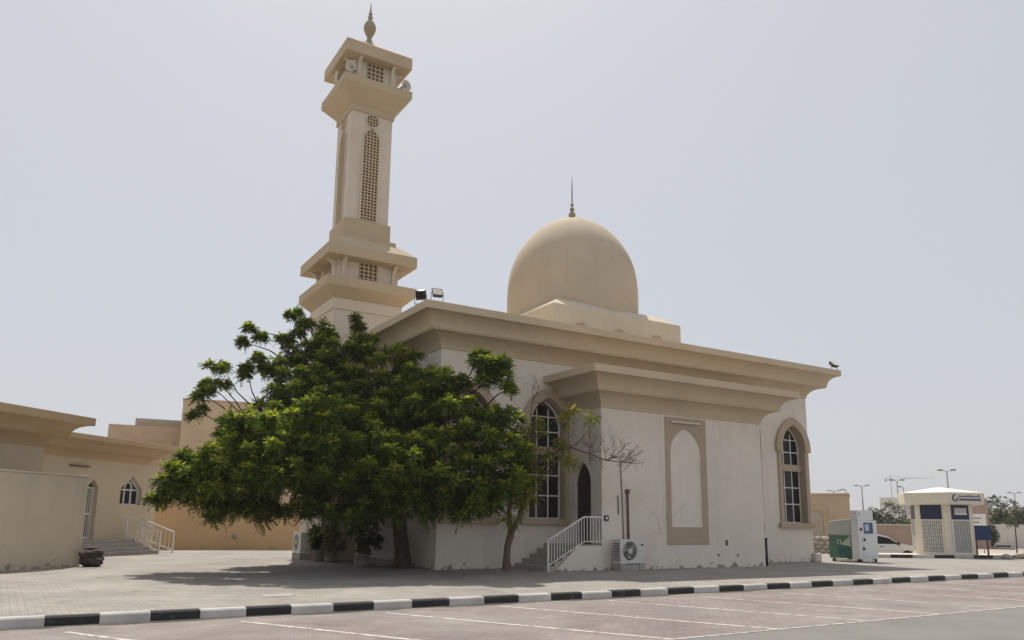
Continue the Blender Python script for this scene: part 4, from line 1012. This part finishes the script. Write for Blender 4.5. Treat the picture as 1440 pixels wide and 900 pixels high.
for k in range(11):
    mb = MB(); mb.box(-2+4*k, -1.6+4*k, -.08, -.001, 0, 2.42); mb.build('pilaster', 'whitewall', ww)
vl = thing('villa', 'cream villa half hidden among trees behind the white wall', 'building', (68, 112, -.42), R(-40))
mb = MB(); mb.box(0, 9, 0, 8, 0, 4.3); mb.build('wall', 'villa', vl); mb = MB(); mb.box(-.3, 9.3, -.3, 8.3, 4.301, 4.7); mb.build('roof', 'villa', vl)
for x in (1.2, 5.2):
    mb = MB(); mb.box(x, x+2, -.05, -.001, 1.6, 3.3); mb.build('window', 'glass', vl)
kb = thing('tan_house', 'flat tan building directly behind the kiosk roof', 'building', (41.25, 78.3, -.42), R(-32))
mb = MB(); mb.box(0, 5.6, 0, 7, 0, 4.6); mb.build('wall', 'pinkwall', kb); mb = MB(); mb.box(-.05, 5.65, -.05, 7.05, 4.601, 4.75); mb.build('parapet', 'dust', kb)
gh = thing('pale_house', 'pale cream building left of the kiosk roof in the distance', 'building', (60.8, 128, -.42), R(-25))
mb = MB(); mb.box(0, 6, 0, 8, 0, 6.6); mb.build('wall', 'whitewall', gh); mb = MB(); mb.box(-3, -.01, .5, 8, 0, 3.2); mb.build('wing', 'villa', gh)
for k in range(2):
    mb = MB(); mb.box(1.2+2.2*k, 2.4+2.2*k, -.04, -.001, 3.8, 5.4); mb.build('window', 'vent', gh)
def far_tree(loc, h, r, trunk, label, seed, squash=.8, name='far_tree', n=None):
    o = thing(name, label, 'tree', loc, 0, 'trees in the distance at right'); g = np.random.default_rng(seed)
    n = n or int(26*r*r/2+12); cl = []
    lob = [(g.normal()*r*.5, g.normal()*r*.4, h-r*squash+g.normal()*r*.28, r*g.uniform(.4, .62)) for _ in range(7)]
    for (x, y, z, rr) in lob:
        for _ in range(max(3, n//7)):
            d = g.normal(size=3); d /= np.linalg.norm(d); cl.append((x+d[0]*rr, y+d[1]*rr, max(trunk*.5, z+d[2]*rr*squash), .45*min(1, r/1.8)))
    leaf_mesh('crown', cl, 'leaffar', o, nleaf=14, pairs=2, ll=.22*min(1, r/1.8), lw=.075*min(1, r/1.8), rach=.55*min(1, r/1.8), seed=seed)
    mb = MB(); mb.tube([(0, 0, -.1), (.05, 0, trunk*.6), (.1, .05, trunk+.3)], [r*.10, r*.075, r*.06], 7)
    for x, y, z, rr in lob: mb.tube(wob((.1, .05, trunk+.2), (x, y, z), 3, .05), [r*.05, r*.035, r*.025, r*.01], 5)
    mb.build('trunk', 'bark', o, fix=False); return o
far_tree((38.9, 84, -.42), 4.0, 2.1, 1.2, 'dark bushy tree seen just above the recycling cabinet', 31)
far_tree((41.8, 82, -.42), 2.9, 1.5, .8, 'lower tree between the recycling cabinet and the kiosk', 32)
far_tree((44.8, 88, -.42), 3.2, 1.6, .9, 'rounded tree half hidden by the left edge of the kiosk', 33)
far_tree((57.8, 100, -.42), 4.0, 2.2, 1.0, 'dark tree just right of the kiosk behind the white wall', 34)
far_tree((62.6, 96.5, -.42), 5.6, 3.0, 1.3, 'tallest rounded tree at the right edge behind the white wall', 35)
far_tree((66.6, 92.5, -.42), 5.2, 2.8, 1.2, 'far right tree cut by the picture edge', 36)
far_tree((46.6, 77.2, -.42), 2.9, 1.15, .5, 'round clipped bush standing before the white wall', 37, 1.0, 'round_bush', 60)
far_tree((34.9, 54.3, -.42), 2.75, .55, 1.9, 'thin young tree with a dark tuft right of the blue sign', 38, .9, 'young_tree', 16)
def lamp_post(loc, h, rz, arms, label, s=1.0):
    o = thing('street_lamp', label, 'street lamp', loc, rz, 'street lamps along the far road')
    mb = MB(); mb.tube([(0, 0, 0), (0, 0, h*.5), (0, 0, h)], [.10*s, .08*s, .06*s], 8); mb.build('pole', 'metalgrey', o)
    for a in arms:
        a *= .55
        mb = MB(); mb.tube([(0, 0, h-.05), (a*.5*s, 0, h+.05), (a*.95*s, 0, h+.08)], .04*s, 6); mb.build('arm', 'metalgrey', o)
        mb = MB(); mb.prism([(a*.65*s, h+.0), (a*1.5*s, h+.03), (a*1.5*s, h+.16), (a*.65*s, h+.18)], -.17*s, .17*s, lambda u, v, w: (u, w, v)); mb.build('lamp_head', 'metalgrey', o)
    return o
lamp_post((44.3, 78.6, -.42), 7.5, R(-25), (-1, 1), 'double armed street lamp right above the kiosk roof', 1.0)
lamp_post((49.0, 98.2, -.42), 7.6, R(-20), (-1, 1), 'double armed street lamp above the left part of the kiosk roof', 1.1)
lamp_post((50.9, 100.5, -.42), 6.9, R(10), (-1,), 'single armed street lamp close beside a taller double lamp', 1.0)
lamp_post((53.7, 118.4, -.42), 7.9, R(-20), (-1, 1), 'double armed street lamp above the recycling cabinet', 1.3)
lamp_post((54.6, 126, -.42), 7.6, R(30), (-1,), 'single armed street lamp left of the lamp above the cabinet', 1.3)
lamp_post((57.9, 138.5, -.42), 8.0, R(-20), (-1, 1), 'small distant street lamp above the tan utility building', 1.4)
lamp_post((81.3, 125.6, -.42), 7.5, R(-20), (-1, 1), 'distant street lamp above the trees at the right edge', 1.2)
lamp_post((56, 104, -.42), 5.4, R(50), (1,), 'short curved street lamp between two lamps above the kiosk', 1.0)
cr = thing('tower_crane', 'faint tower crane far away behind the kiosk', 'crane', (112, 228, -.42), R(-15))
mb = MB(); mb.beam((0, 0, 0), (0, 0, 16.6), .14); mb.build('mast', 'metalgrey', cr)
mb = MB(); mb.beam((-1.5, 0, 15.6), (11, 0, 16.0), .10); mb.build('jib', 'metalgrey', cr)
mb = MB(); mb.beam((0, 0, 16.6), (7, 0, 15.95), .06); mb.beam((0, 0, 16.6), (-1.3, 0, 15.7), .06); mb.build('stay', 'metalgrey', cr)
mb = MB(); mb.box(-1.6, -1.1, -.3, .3, 15.0, 15.5); mb.build('counterweight', 'block', cr)

# drain cover in the plaza
dc = thing('drain_cover', 'dark square drain cover set in the pavement near the kerb', 'drain cover', (-4.35, 15.5, .004), KD)
mb = MB(); mb.box(-.3, .3, -.22, .22, -.02, .004); mb.build('cover', 'block', dc)

# ------------------------------------------------------------------ dusty air
hm = bpy.data.materials.new('dusty_air'); hm.use_nodes = True; hn = hm.node_tree
hn.nodes.remove(hn.nodes['Principled BSDF']); pv = hn.nodes.new('ShaderNodeVolumePrincipled')
pv.inputs['Color'].default_value = (.92, .92, .93, 1); pv.inputs['Density'].default_value = .0004; pv.inputs['Anisotropy'].default_value = .3
hn.links.new(pv.outputs[0], hn.nodes['Material Output'].inputs['Volume'])
mb = MB(); mb.box(-2600, 2600, -700, 3100, -1.6, 26)
M['haze'] = hm; mb.build('haze', 'haze')['kind'] = 'stuff'

# ------------------------------------------------------------------ light, sky, camera
SUN_EL, SUN_AZ = R(60), math.atan2(-.1, .489)           # azimuth from +Y towards +X
w = bpy.data.worlds.new('World'); S.world = w; w.use_nodes = True; nt = w.node_tree
sky = nt.nodes.new('ShaderNodeTexSky'); sky.sky_type = 'NISHITA'; sky.sun_disc = False
sky.sun_elevation = SUN_EL; sky.sun_rotation = SUN_AZ; sky.altitude = 0; sky.air_density = 1.0; sky.dust_density = 3.0; sky.ozone_density = 1.0
# dust haze: the clear sky is veiled by an even pale layer
veil = nt.nodes.new('ShaderNodeMix'); veil.data_type = 'RGBA'; veil.inputs[0].default_value = .82
nt.links.new(sky.outputs[0], veil.inputs[6]); veil.inputs[7].default_value = (5.6, 5.72, 6.05, 1)
nt.links.new(veil.outputs[2], nt.nodes['Background'].inputs[0]); nt.nodes['Background'].inputs[1].default_value = .10
ld = bpy.data.lights.new('sun', 'SUN'); ld.energy = 4.1; ld.angle = R(.6); ld.color = (1, .95, .87)
so = bpy.data.objects.new('sun', ld); COL.objects.link(so)
dirv = Vector((.1, -.489, -.866)); so.rotation_euler = dirv.to_track_quat('-Z', 'Y').to_euler(); so.location = (0, 0, 40)
cam = bpy.data.cameras.new('camera'); co = bpy.data.objects.new('camera', cam); COL.objects.link(co)
f_, pitch, roll = 1096.35, .1848, .0139
F = Vector((0, math.cos(pitch), math.sin(pitch))); U = Vector((0, -math.sin(pitch), math.cos(pitch))); Rv = Vector((1, 0, 0))
R2 = Rv*math.cos(roll)+U*math.sin(roll); U2 = U*math.cos(roll)-Rv*math.sin(roll)
co.matrix_world = Matrix(((R2.x, U2.x, -F.x, 0), (R2.y, U2.y, -F.y, 0), (R2.z, U2.z, -F.z, 1.45), (0, 0, 0, 1)))
cam.sensor_width = 36; cam.lens = f_/1440*36; cam.shift_x = 7.35/1440; cam.shift_y = 79.03/1440
cam.clip_start = .1; cam.clip_end = 6000
S.camera = co
vs = S.view_settings; vs.view_transform = 'Standard'; vs.look = 'None'; vs.exposure = .17; vs.gamma = 1; vs.use_curve_mapping = False
